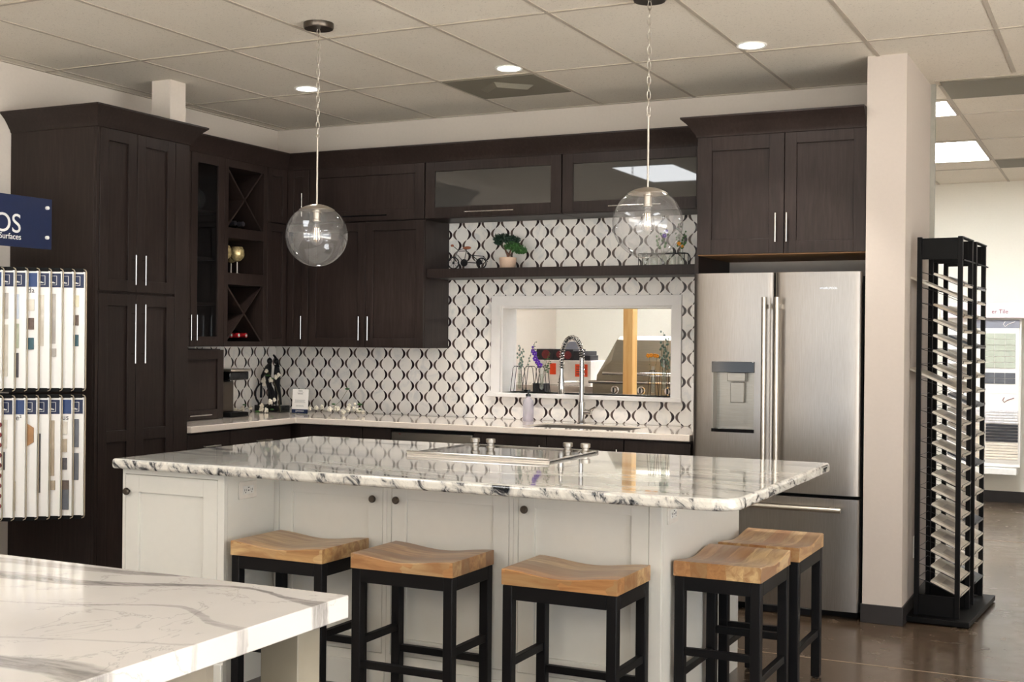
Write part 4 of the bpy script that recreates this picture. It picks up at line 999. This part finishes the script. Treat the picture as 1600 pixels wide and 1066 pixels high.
# blossom sprays
def spray(label, stem_pts, blooms, leaves, parent_loc, group=None):
    t = thing('blossom_branch', label, 'flowers', parent_loc, group=group)
    mb = MB()
    for s_ in stem_pts: branch(mb, s_)
    build('stem', mb, 'stem', t)
    for (x, y, z, r) in blooms:
        mb = MB()
        for k in range(5):
            a = 2*PI*k/5+x*50; mb.ball((x+r*.55*math.cos(a), y+r*.25*math.sin(a*1.7), z+r*.55*math.sin(a)), r*.55, 8, (1, .6, 1))
        mb.ball((x, y-r*.2, z), r*.4, 8)
        build('bloom', mb, 'petal_white', t)
    if leaves:
        mb = MB()
        for (x, y, z, r) in leaves: mb.ball((x, y, z), r, 8, (1.4, .5, .45))
        build('leaves', mb, 'leaf', t)
spray('cream blossom spray tied around the black sculpture', [[(.29, -.33, .925), (.26, -.31, 1.03), (.21, -.30, 1.13), (.16, -.30, 1.19)], [(.21, -.30, 1.13), (.26, -.30, 1.17)]],
      [(.148, -.30, 1.195, .014), (.125, -.30, 1.13, .02), (.13, -.30, 1.105, .016), (.185, -.30, 1.135, .018), (.225, -.30, 1.155, .017), (.25, -.30, 1.17, .015)], [(.16, -.30, 1.165, .015), (.20, -.30, 1.145, .012)], (.2, -.3, .92))
spray('cream blossoms lying at the foot of the sculpture', [[(.10, -.34, .922), (.19, -.36, .95), (.25, -.37, .99)]],
      [(.155, -.36, .938, .018), (.165, -.37, .963, .016), (.21, -.38, .934, .017), (.235, -.37, .99, .020), (.27, -.37, 1.005, .014)], [(.12, -.36, .921, .016), (.25, -.37, .94, .012)], (.18, -.36, .9145))
spray('cream blossoms on the worktop beside the coffee maker', [[(.03, -.52, .920), (.10, -.50, .935), (.16, -.46, .96)]],
      [(.045, -.50, .932, .018), (.10, -.49, .945, .019), (.085, -.52, .93, .014), (.14, -.46, .95, .014)], [(.09, -.46, .97, .012), (.02, -.49, .925, .012)], (.09, -.49, .9145))
bl = []; rnd = random.Random(3)
for k in range(13):
    u = k/12; bl.append((.49+.40*u, -.26+rnd.uniform(-.03, .03), .934+rnd.uniform(0, .028), rnd.uniform(.012, .019)))
spray('long cream blossom branch lying along the worktop right of the card', [[(.46, -.25, .95), (.60, -.24, .935), (.76, -.25, .94), (.90, -.27, .935)], [(.60, -.20, .94), (.66, -.16, 1.00), (.70, -.14, 1.075)], [(.74, -.2, .94), (.80, -.2, .975), (.86, -.2, .985)]],
      bl+[(.60, -.19, 1.02, .010), (.755, -.20, .975, .014), (.80, -.2, .985, .011)], [(.70, -.14, 1.082, .014), (.63, -.2, .98, .012), (.84, -.2, .985, .016), (.88, -.26, .955, .01)], (.68, -.24, .9145))
# info card in acrylic stand
t = thing('info_card', 'small white information card with navy foot standing in the worktop corner', 'card', (.425, -.30, .9145))
XC = lambda p: Vector((.425+p.x*.995, -.30+p.x*.06+p.y-(p.z-.9145)*-.08, p.z))
build('acrylic_stand', MB(XC).box(-.066, .066, .003, .006, .9145, 1.082).box(-.066, .066, -.03, .03, .9145, .9165), 'vase_glass', t)
cd = build('card', MB(XC).box(-.062, .062, .0, .0025, .943, 1.078), 'paper', t)
build('footer', MB(XC).box(-.062, .062, .0, .0025, .918, .943), 'navy', t)
mb = MB(XC)
for (hw, z, h) in ((.016, 1.064, .004), (.026, 1.056, .001), (.020, 1.044, .005), (.04, 1.003, .002), (.038, .994, .002), (.043, .987, .002), (.03, .968, .0015), (.033, .962, .0015)):
    n_ = max(3, int(hw*2/.006)); 
    for k in range(n_): 
        x = -hw+2*hw*k/n_; mb.box(x, x+2*hw/n_*.7, -.0008, -.0001, z, z+h)
build('printed_lines', mb, 'dark_print', cd)
mb = MB(XC); mb.box(-.030, -.026, -.0008, -.0001, .924, .937)
for k in range(9): mb.box(-.020+.006*k, -.0157+.006*k, -.0008, -.0001, .929, .934)
build('printed_logo', mb, 'pale_print', cd)
# soap bottle
t = thing('soap_bottle', 'lilac hand soap bottle with black pump at the left end of the sink', 'soap bottle', (2.12, -.125, .9145))
x, y, z = 2.105, -.32+.0, .9145
y = -.13; x = 2.045
t.location = (x, y, z)
build('bottle', MB().lathe([(0, .0), (.031, .0), (.034, .004), (.034, .118), (.030, .134), (.014, .148), (.013, .156), (0, .156)], (x, y, z), 28), 'soap', t)
build('pump', MB().lathe([(0, .156), (.016, .156), (.016, .170), (.006, .173), (.006, .188), (.013, .189), (.013, .198), (0, .198)], (x, y, z), 20).box(x-.030, x, y-.005, y+.005, z+.188, z+.197), 'black_gloss', t)
# faucet
t = thing('kitchen_faucet', 'tall chrome pull-down faucet with spring neck behind the sink', 'faucet', (2.41, -.125, .9145))
fx, fy = 2.405, -.125
build('body', MB().lathe([(0, 0), (.028, 0), (.028, .006), (.022, .008), (.022, .13), (.015, .132), (.015, .40), (0, .40)], (fx, fy, .9145), 24), 'chrome', t)
build('lever', MB().cyl((fx+.02, fy, .985), .017, .045, 20, 'x').tube([(fx+.055, fy, .985), (fx+.06, fy-.005, 1.0), (fx+.10, fy-.01, 1.02)], .007, 10), 'chrome', t)
arc = []
for k in range(25):
    a = PI*k/24; arc.append((fx-.052*(1-math.cos(a))*.5, fy-.095+.095*math.cos(a), 1.315+.125*math.sin(a)))
arc += [(fx-.052, fy-.19, 1.29), (fx-.052, fy-.19, 1.255)]
build('hose', MB().tube(arc, .007, 10), 'black_wire', t)
# helical spring about the arc
arcv = [Vector(p) for p in [(fx, fy, 1.20), (fx, fy, 1.26)]+arc]; seg = [0]
for a, b in zip(arcv, arcv[1:]): seg.append(seg[-1]+(b-a).length)
def at(s_):
    for i in range(len(arcv)-1):
        if s_ <= seg[i+1] or i == len(arcv)-2:
            q = (s_-seg[i])/(seg[i+1]-seg[i]); return arcv[i].lerp(arcv[i+1], q), (arcv[i+1]-arcv[i]).normalized()
hel = []; N = 34*10
for k in range(N+1):
    p, d = at(seg[-1]*k/N); sd = Vector((1, 0, 0)); sd = (sd-d*sd.dot(d)).normalized(); bn = d.cross(sd); a = 2*PI*k/10
    hel.append(p+(sd*math.cos(a)+bn*math.sin(a))*.0145)
build('spring', MB().tube(hel, .0026, 5), 'chrome', t)
hx, hy = fx-.052, fy-.19
build('spray_head', MB().lathe([(0, 0), (.019, 0), (.020, .004), (.018, .09), (.012, .12), (.012, .155), (0, .155)], (hx, hy, 1.10), 20), 'chrome', t)
build('support_arm', MB().tube([(fx, fy, 1.17), (hx, hy+.02, 1.17)], .005, 8).tube([(hx+.022*math.cos(2*PI*k/16), hy+.022*math.sin(2*PI*k/16), 1.17) for k in range(16)], .004, 8, True), 'chrome', t)
# left window caddy with test-tube vases
SZ = OZ0+.0005
def wire_caddy(x0, x1, y0, y1, h, label, nloop=3):
    t = thing('wire_vase_rack', label, 'vase rack', ((x0+x1)/2, (y0+y1)/2, SZ)); mb = MB(); r = .0022
    z0 = SZ+.0025
    mb.tube([(x0, y0, z0), (x1, y0, z0), (x1, y1, z0), (x0, y1, z0)], r, 6, True)
    n = nloop; wd = (x1-x0)/n
    for i in range(n):
        a, b = x0+wd*i+.006, x0+wd*(i+1)-.006
        for y in (y0, y1): mb.tube([(a-.01, y, z0), (a+.008, y, z0+h-.012), (a+.018, y, z0+h), (b-.018, y, z0+h), (b-.008, y, z0+h-.012), (b+.01, y, z0)], r, 6)
    for x in (x0+.02, x1-.02): mb.tube([(x, y0, z0+h), (x, y1, z0+h)], r, 6)
    build('wire_frame', mb, 'black_wire', t); return t
wire_caddy(1.822, 2.075, .075, .125, .165, 'black wire vase rack at the left end of the window sill')
def tube_vase(x, y, z0, h, r, label, group):
    t = thing('test_tube_vase', label, 'vase', (x, y, z0), group=group)
    pr = [(0, 0)]+[(r*math.sin(a), r-r*math.cos(a)) for a in (.4, .8, 1.2, PI/2)]+[(r, h), (r+.002, h+.002)]
    build('glass', MB().lathe(pr, (x, y, z0), 20), 'vase_glass', t)
    pr = [(0, .002)]+[((r-.002)*math.sin(a), r-(r-.002)*math.cos(a)) for a in (.4, .8, 1.2, PI/2)]+[(r-.002, h*.6), (0, h*.6)]
    build('water', MB().lathe(pr, (x, y, z0), 16), 'vase_glass', t); return t
GV = 'test tube vases on the window sill'
tube_vase(1.872, .10, SZ+.02, .165, .013, 'clear test-tube vase holding grey-green sprigs, leftmost on the sill', GV)
tube_vase(2.030, .10, SZ+.02, .165, .013, 'clear test-tube vase holding the purple flower on the window sill', GV)
def sprig(label, base, tips, leafmat, leafr, nl, seed, cat='sprig', flower=None, lw=(1, .6, 1.2)):
    t = thing('flower_stem' if flower else 'leafy_sprig', label, cat, base); rd = random.Random(seed); sm_ = MB(); lf = MB()
    for tip in tips:
        b = Vector(base); e = Vector(tip); m = (b+e)/2+Vector((rd.uniform(-.01, .01), 0, .02)); pts = []
        for k in range(9):
            q = k/8; pts.append(b*(1-q)**2+m*2*q*(1-q)+e*q*q)
        sm_.tube(pts, .0012, 5)
        for k in range(nl):
            q = .42+.58*k/max(1, nl-1); p = b*(1-q)**2+m*2*q*(1-q)+e*q*q
            s_ = leafr*(1.15-.5*q); lf.ball((p.x+rd.uniform(-1, 1)*leafr*1.7, p.y+rd.uniform(-1, 1)*leafr, p.z+rd.uniform(-.5, .5)*leafr), s_, 6, lw)
    build('stem', sm_, 'stem', t); build('leaves', lf, leafmat, t)
    if flower:
        mat, spots = flower
        for (x, y, z, r) in spots:
            mb = MB()
            for k in range(5):
                a = 2*PI*k/5+z*90; mb.ball((x+r*.6*math.cos(a), y+rd.uniform(-.3, .3)*r, z+r*.6*math.sin(a)), r*.5, 6)
            build('bloom', mb, mat, t)
    return t
sprig('grey-green leafy sprig standing upright in the leftmost tube vase', (1.872, .10, SZ+.05), [(1.875, .10, 1.385), (1.895, .10, 1.36)], 'leaf_grey', .0085, 11, 1)
sprig('thin arching grey sprig leaning right between the two left vases', (1.880, .10, SZ+.06), [(1.985, .09, 1.41)], 'leaf_grey', .0062, 9, 2)
sprig('purple flower spike with green leaves in the second tube vase', (2.030, .10, SZ+.05), [(1.972, .095, 1.385), (2.085, .09, 1.335), (2.075, .12, 1.30)], 'leaf', .009, 8, 3, 'flowers',
      ('petal_purple', [(1.973, .085, 1.352, .014), (1.985, .085, 1.335, .017), (1.990, .085, 1.305, .018), (2.005, .085, 1.285, .017), (2.022, .085, 1.262, .018), (1.970, .085, 1.378, .008)]), (1.2, .5, .5))
# right-hand stands
def tall_stand(x, y, h, label):
    t = thing('wire_vase_stand', label, 'vase stand', (x, y, SZ)); mb = MB(); r = .0018; w_ = .026; z0 = SZ+.002
    mb.tube([(x-w_, y-w_, z0), (x+w_, y-w_, z0), (x+w_, y+w_, z0), (x-w_, y+w_, z0)], r, 6, True)
    for sx in (-1, 1):
        for sy in (-1, 1): mb.tube([(x+sx*w_, y+sy*w_, z0), (x+sx*.016, y+sy*.016, z0+h)], r, 6)
    mb.tube([(x-.016, y-.016, z0+h), (x+.016, y-.016, z0+h), (x+.016, y+.016, z0+h), (x-.016, y+.016, z0+h)], r, 6, True)
    build('wire_frame', mb, 'black_wire', t)
tall_stand(2.790, .09, .155, 'short black wire vase stand at the right of the window sill')
tall_stand(2.858, .10, .225, 'taller black wire vase stand at the right end of the window sill')
tube_vase(2.790, .09, SZ+.018, .165, .0125, 'clear test-tube vase holding orange flowers, right of the wood post', GV)
tube_vase(2.858, .10, SZ+.040, .200, .0125, 'tall clear test-tube vase holding eucalyptus, rightmost on the sill', GV)
sprig('orange and yellow daisy stems in the shorter right tube vase', (2.790, .09, SZ+.05), [(2.765, .09, 1.325), (2.815, .09, 1.325)], 'leaf', .003, 3, 4, 'flowers',
      ('petal_orange', [(2.758, .085, 1.335, .014), (2.780, .085, 1.337, .013), (2.802, .085, 1.336, .013), (2.818, .085, 1.333, .012)]))
sprig('grey-green eucalyptus bunch in the taller right tube vase', (2.858, .10, SZ+.08), [(2.850, .10, 1.480), (2.885, .10, 1.44), (2.870, .08, 1.40), (2.835, .11, 1.40), (2.905, .10, 1.35)], 'leaf_grey', .0095, 9, 5)

# ------------------------------------------------------------ shelf decorations
SH = 1.8705
t = thing('model_bicycle', 'small dark metal model bicycle with tan seat on the floating shelf', 'model bicycle', (1.64, -.17, SH))
bx = lambda u, z, dy=0: (1.64+u, -.17+dy, SH+z)
def wheel(u, z, r, turn=0):
    mb = MB(); pts = [(1.64+u+r*math.cos(2*PI*k/24)*math.cos(turn), -.17+r*math.cos(2*PI*k/24)*math.sin(turn), SH+z+r*math.sin(2*PI*k/24)) for k in range(24)]
    mb.tube(pts, .0045, 6, True)
    for k in range(8): mb.tube([(1.64+u, -.17, SH+z), pts[k*3]], .0009, 4)
    mb.ball((1.64+u, -.17, SH+z), .008, 8)
    return build('wheel', mb, 'sculpt', t)
wheel(-.118, .043, .037, .9); wheel(.085, .038, .032, .05)
mb = MB()
for a, b in (((-.118, .043), (-.085, .125)), ((-.088, .118), (-.030, .118)), ((-.09, .095), (-.04, .045)), ((-.04, .045), (-.022, .130)), ((-.04, .045), (.085, .038)), ((-.025, .118), (.085, .038)), ((-.02, .105), (.0, .09)), ((0, .09), (.10, .082)), ((.10, .082), (.085, .038)), ((.02, .088), (.08, .04)), ((.10, .082), (.13, .045))):
    mb.tube([bx(*a), bx(*b)], .0024, 6)
mb.tube([bx(-.085, .125), bx(-.11, .150, -.02)], .0022, 6); mb.tube([bx(-.085, .125), bx(-.055, .135, .02)], .0022, 6)
mb.cyl(bx(-.04, .043, -.004), .024, .008, 20, 'y'); mb.cyl(bx(.07, .045, -.008), .02, .004, 16, 'y')
build('frame', mb, 'sculpt', t)
build('saddle', MB().ball(bx(-.018, .138), .022, 12, (1.3, .6, .45)), 'leather', t)
build('grip', MB().ball(bx(-.115, .153, -.022), .010, 10, (1.2, .8, .8)), 'leather', t); build('grip', MB().ball(bx(-.048, .137, .022), .009, 10, (1.4, .8, .8)), 'leather', t)
t = thing('bonsai_plant', 'miniature green bonsai in a pale clay pot on the floating shelf', 'plant', (1.91, -.15, SH))
build('pot', MB().lathe([(0, 0), (.045, 0), (.048, .003), (.056, .068), (.053, .072), (.046, .070), (.044, .060), (0, .060)], (1.902, -.15, SH), 28), 'ceramic', t)
build('trunk', MB().tube([(1.905, -.15, SH+.06), (1.900, -.15, SH+.09), (1.885, -.15, SH+.12), (1.875, -.15, SH+.15)], [.009, .008, .006, .004], 8).tube([(1.905, -.15, SH+.07), (1.915, -.15, SH+.10), (1.925, -.15, SH+.125)], [.008, .006, .004], 8), 'trunk', t)
def pad(mat, blobs, seed):
    mb = MB(); rd = random.Random(seed)
    for (x, z, rx, rz, n) in blobs:
        for k in range(n):
            a, q = rd.uniform(0, 2*PI), math.sqrt(rd.random()); px, pz = x+rx*q*math.cos(a), z+rz*q*math.sin(a); py = -.15+rd.uniform(-.03, .03)
            d = Vector((rd.uniform(-1, 1), rd.uniform(-1, .6), rd.uniform(-.2, 1))).normalized()*.018
            mb.tube([(px, py, pz), (px+d.x, py+d.y, pz+d.z)], [.0042, .0008], 4)
    build('foliage', mb, mat, t)
pad('leaf_dark', [(1.865, SH+.195, .055, .022, 260), (1.925, SH+.180, .055, .022, 220), (1.835, SH+.172, .024, .020, 110)], 1)
pad('leaf', [(1.935, SH+.140, .052, .024, 280), (1.985, SH+.115, .044, .022, 220)], 2)
# vase rack on the shelf, behind the right pendant
t = thing('milk_bottle_rack', 'black wire rack with small glass bottles at the right end of the shelf', 'bottle rack', (2.95, -.15, SH))
mb = MB(); z0 = SH+.0025
for z in (z0, z0+.072): mb.tube([(2.79, -.185, z), (3.075, -.185, z), (3.075, -.115, z), (2.79, -.115, z)], .0026, 6, True)
for x in (2.79, 3.075):
    for y in (-.185, -.115): mb.tube([(x, y, z0), (x, y, z0+.072)], .0026, 6)
mb.tube([(3.077+.022*math.sin(PI*k/10), -.15, z0+.036+.034*math.cos(PI*k/10)) for k in range(11)], .0035, 6)
build('wire_frame', mb, 'black_wire', t)
for k in range(5):
    x = 2.82+.056*k
    b = thing('small_bottle', 'small clear glass bottle in the shelf wire rack, %s from the left' % ORD[k], 'bottle', (x, -.15, SH+.006), group='small glass bottles in the shelf rack')
    build('glass', MB().lathe([(0, 0), (.021, 0), (.022, .003), (.022, .045), (.012, .062), (.012, .082), (.014, .084)], (x, -.15, SH+.006), 20), 'vase_glass', b)
sprig('green sprig with small orange flowers rising from the shelf bottles', (3.044, -.15, SH+.03), [(3.03, -.15, 2.12), (3.065, -.15, 2.07), (3.015, -.15, 2.06)], 'leaf', .008, 8, 8, 'flowers', ('petal_orange', [(3.035, -.165, 2.0, .012), (3.055, -.165, 1.985, .009)]))
sprig('green and purple stems rising from the middle shelf bottles', (2.93, -.15, SH+.03), [(2.90, -.15, 2.06), (2.95, -.15, 2.09)], 'leaf', .010, 7, 9, 'flowers', ('petal_purple', [(2.955, -.165, 2.075, .013), (2.945, -.165, 2.05, .014)]))

# ------------------------------------------------------------ wine rack contents
def goblet(y, x, label):
    z = 1.8305; t = thing('wine_goblet', label, 'goblet', (x, y, z), group='gold goblets on the wine rack shelf')
    build('bowl', MB().lathe([(0, .080), (.020, .084), (.040, .102), (.049, .130), (.044, .160), (.034, .176)], (x, y, z), 24), 'mercury', t)
    build('stem', MB().lathe([(0, 0), (.026, 0), (.026, .003), (.005, .008), (.004, .078), (0, .0795)], (x, y, z), 20), 'nickel', t)
goblet(-.750, .25, 'gold mottled goblet standing on the middle shelf of the wine rack')
goblet(-.880, .25, 'second gold goblet half hidden at the left of the middle wine rack shelf')
goblet(-.650, .12, 'third gold goblet at the back of the middle wine rack shelf')
def bottle(y, z, label, cap):
    t = thing('wine_bottle', label, 'bottle', (.17, y, z), group='wine bottles lying in the wine rack')
    build('glass', MB().lathe([(0, -.14), (.034, -.14), (.036, -.13), (.036, .03), (.014, .075), (.013, .115), (0, .115)], (.17, y, z), 20, 'x'), 'bottle_glass', t)
    build('foil_cap', MB().lathe([(0, .1155), (.0085, .1155), (.0085, .1175), (0, .1175)], (.17, y, z), 20, 'x'), cap, t)
    build('neck_sleeve', MB().lathe([(.0150, .073), (.0160, .073), (.0152, .1165), (.0090, .1165), (.0090, .1155), (.0142, .1155)], (.17, y, z), 20, 'x'), 'wax_red' if cap == 'wax_teal' else 'box_black', t)
def bz(y, k=0): return 1.397+.0375
for y, nm in ((-.845, 'left'), (-.771, 'middle'), (-.697, 'right')): bottle(y, 1.436, 'dark wine bottle with pale cap, %s of three in the lower rack' % nm, 'wax_teal')
for y, nm in ((-.815, 'left'), (-.735, 'right')): bottle(y, 2.154, 'dark wine bottle lying at the bottom of the upper rack, %s one' % nm, 'box_black')
t = thing('glass_globe_vase', 'round clear glass vase on the top shelf of the glass-door cabinet', 'vase', (.2, -1.12, 2.209))
build('glass', MB().lathe([(0, 0), (.02, 0), (.05, .02), (.066, .065), (.055, .11), (.025, .135), (.027, .145)], (.22, -1.125, 2.209), 28), 'vase_glass', t)

# ------------------------------------------------------------ room beyond the pass-through
tag(build('wood_post', MB().box(2.008, 2.085, 1.60, 1.70, 0, ZC), 'fir', bevel=.004), 'raw orange-tan wooden post seen through the pass-through window', 'post')
t = thing('back_counter', 'long counter with pale grey stone top seen through the pass-through window', 'counter', (1.0, 2.6, 0))
build('base', MB().box(.05, 1.48, 2.42, 3.02, 0, .98), 'steel_h', t)
build('top', MB().box(.02, 1.50, 2.38, 3.05, .981, 1.04), 'quartz', t, .003)
build('opening_shade_panel', MB().box(.3, 1.0, 2.412, 2.419, .5, .96), 'black_gloss', t)  # black slab painting the shade inside an open bay
def crate(name, label, b, mat, cat='box', group=None):
    t = thing(name, label, cat, ((b[0]+b[1])/2, (b[2]+b[3])/2, b[4]), group=group); build('carton', MB().box(*b), mat, t, .003); return t
t = crate('white_box', 'large white carton with orange label on the counter behind the window', (.895, 1.115, 2.50, 2.85, 1.041, 1.250), 'box_white')
build('label', MB().poly([(0, 0), (1, 0), (1, 1), (0, 1)], 0, 1) if False else MB().box(1.00, 1.055, 2.494, 2.4995, 1.13, 1.225), 'orange_tag', t)
t = crate('white_box', 'second white carton with bigger orange label, right of the first', (1.118, 1.375, 2.50, 2.85, 1.041, 1.250), 'box_white')
build('label', MB().box(1.235, 1.345, 2.494, 2.4995, 1.115, 1.22), 'orange_tag', t)
mb = MB(); 
for k in range(4): mb.box(1.245, 1.335-.01*(k % 2), 2.4925, 2.4935, 1.135+.02*k, 1.141+.02*k)
build('label_print', mb, 'dark_print', t)
t = crate('black_box', 'black carton with round red picture on the left white carton', (.86, 1.02, 2.52, 2.80, 1.2515, 1.345), 'box_black')
build('picture', MB().cyl((.95, 2.519, 1.30), .038, -.003, 24, 'y'), 'label_red', t)
t = crate('black_box', 'black carton with red bowl picture in the middle of the stack', (1.025, 1.20, 2.52, 2.80, 1.2515, 1.345), 'box_black')
build('picture', MB().cyl((1.08, 2.519, 1.30), .032, -.003, 24, 'y').cyl((1.155, 2.519, 1.295), .034, -.003, 24, 'y'), 'label_red', t)
crate('black_box', 'dark grey carton right of the pictured black cartons', (1.205, 1.305, 2.52, 2.80, 1.2515, 1.33), 'box_black')
crate('black_box', 'smallest dark box at the right end of the carton stack', (1.308, 1.36, 2.52, 2.70, 1.2515, 1.295), 'box_black')
crate('grey_panel_box', 'flat grey carton standing behind the black cartons', (.98, 1.13, 2.81, 2.84, 1.2515, 1.41), 'grey_header')
# low table just behind the window
tag(build('display_table', MB().box(.75, 1.62, 1.45, 1.95, .02, .985), 'box_black', bevel=.004), 'black display table behind the window sill, left of the grill', 'table')
crate('black_canister', 'small black box with pale lid on the black table behind the faucet', (1.26, 1.36, 1.60, 1.70, .9855, 1.085), 'box_black', 'canister')
# grill
t = thing('gas_grill', 'large stainless gas grill with hood seen through the pass-through window', 'grill', (2.2, 2.2, 0))
gx0, gx1, gy0, gy1 = 1.605, 2.62, 1.98, 2.55
build('cabinet', MB().box(gx0+.03, gx1-.03, gy0+.05, gy1, .05, .98), 'steel_lid', t, .004)
build('control_panel', MB().box(gx0, gx1, gy0, gy1, .981, 1.105), 'steel_lid', t, .006)
build('front_ledge', MB().box(gx0-.01, gx1+.01, gy0-.05, gy0-.001, 1.085, 1.108).tube([(gx0-.01, gy0-.05, 1.097), (gx1+.01, gy0-.05, 1.097)], .012, 10), 'chrome', t)
secs = []
for x, sh in ((gx0+.015, 0), (gx0+.12, .0), (gx1-.12, 0), (gx1-.015, 0)):
    ins = 1 if x in (gx0+.12, gx1-.12) else 0
    secs.append(x)
hood = MB()
def hsec(x, zt_, y_in):
    return [(x, gy0+.01, 1.106), (x, gy0+.01+y_in*.3, 1.106+(zt_-1.106)*.45), (x, gy0+.08+y_in, zt_-.03), (x, gy0+.14+y_in, zt_), (x, gy1-.06, zt_), (x, gy1-.01, 1.106)]
hood.sweep([hsec(gx0+.03, 1.20, .02), hsec(gx0+.09, 1.34, .04), hsec(gx0+.15, 1.46, .06), hsec(gx1-.15, 1.46, .06), hsec(gx1-.09, 1.34, .04), hsec(gx1-.03, 1.20, .02)])
build('hood', hood, 'steel_lid', t, .004, lim=25)
build('hood_handle', MB().tube([(gx0+.10, gy0-.03, 1.165), (gx1-.10, gy0-.03, 1.165)], .013, 12).tube([(gx0+.16, gy0+.02, 1.155), (gx0+.16, gy0-.03, 1.165)], .01, 8).tube([(gx1-.16, gy0+.02, 1.155), (gx1-.16, gy0-.03, 1.165)], .01, 8), 'chrome', t)
for x in (1.80, 2.02, 2.245, 2.46):
    k_ = build('knob', MB().lathe([(0, -.04), (.022, -.04), (.026, -.012), (.034, -.010), (.034, -.0005), (0, -.0005)], (x, gy0, 1.035), 24, 'y'), 'chrome', t)
    build('grip', MB().box(x-.004, x+.004, gy0-.050, gy0-.0405, 1.015, 1.055), 'black_gloss', k_)

# ------------------------------------------------------------ far tile display (right edge, back room)
t = thing('tile_display_wall', 'white tile display panel with pale pink header on the far wall', 'display panel', (4.5, 4.7, .3))
build('header_board', MB().box(3.9, 5.4, 4.64, 4.72, 1.655, 1.79), 'pink_banner', t, .003)
text('header_lettering', 'er Tile', .052, (4.33, 4.639, 1.695), (1, 0, 0), (0, 0, 1), 'label_red', t)
build('back_panel', MB().box(3.95, 4.575, 4.70, 4.74, .33, 1.652), 'paper', t, .002)
build('support', MB().box(4.0, 4.55, 4.60, 4.80, .27, .325), 'plastic_white', t, .004); build('support', MB().box(4.05, 4.09, 4.65, 4.75, 0, .27), 'plastic_white', t); build('support', MB().box(4.62, 4.66, 4.65, 4.75, 0, 1.65), 'plastic_white', t)
t1 = thing('tile_display_board', 'upper far display board with sage and slate tiles', 'sample board', (4.4, 4.69, 1.0))
build('board', MB().box(4.20, 4.56, 4.685, 4.6985, .985, 1.64), 'paper', t1)
build('header', MB().box(4.20, 4.56, 4.683, 4.6848, 1.565, 1.64), 'grey_header', t1); 
def swirl(x, z, parent, mat):
    build('logo', MB().tube([(x-.03, 4.681, z+.025), (x-.045, 4.681, z), (x-.03, 4.681, z-.02), (x-.005, 4.681, z), (x+.05, 4.681, z+.022)], .003, 5), mat, parent)
swirl(4.47, 1.60, t1, 'pale_print')
for i in range(3):
    for j in range(6): build('tile_sample', MB().box(4.268+.088*i, 4.352+.088*i, 4.678, 4.6848, 1.21+.052*j, 1.258+.052*j), 'tile_sage', t1)
    for j in range(2): build('tile_sample', MB().box(4.268+.088*i, 4.352+.088*i, 4.678, 4.6848, 1.072+.05*j, 1.118+.05*j), 'tile_slate', t1)
t2 = thing('tile_display_board', 'lower far display board with marble, black and ivory ribbed tiles', 'sample board', (4.4, 4.69, .4))
build('board', MB().box(4.20, 4.56, 4.685, 4.6985, .38, .982), 'paper', t2)
swirl(4.47, .925, t2, 'label_red')
for (x0, x1, z0, z1, mm) in ((4.20, 4.555, .72, .84, 'tile_marble'), (4.20, 4.282, .40, .715, 'tile_ivory'), (4.288, 4.555, .555, .715, 'tile_black'), (4.288, 4.555, .40, .55, 'tile_ivory')):
    mb = MB(); n = int(round((z1-z0)/.026)); 
    for k in range(n): 
        zz0 = z0+(z1-z0)*k/n; mb.box(x0, x1, 4.674, 4.6848, zz0, zz0+(z1-z0)/n*.8)
    build('tile_sample', mb, mm, t2, .001)
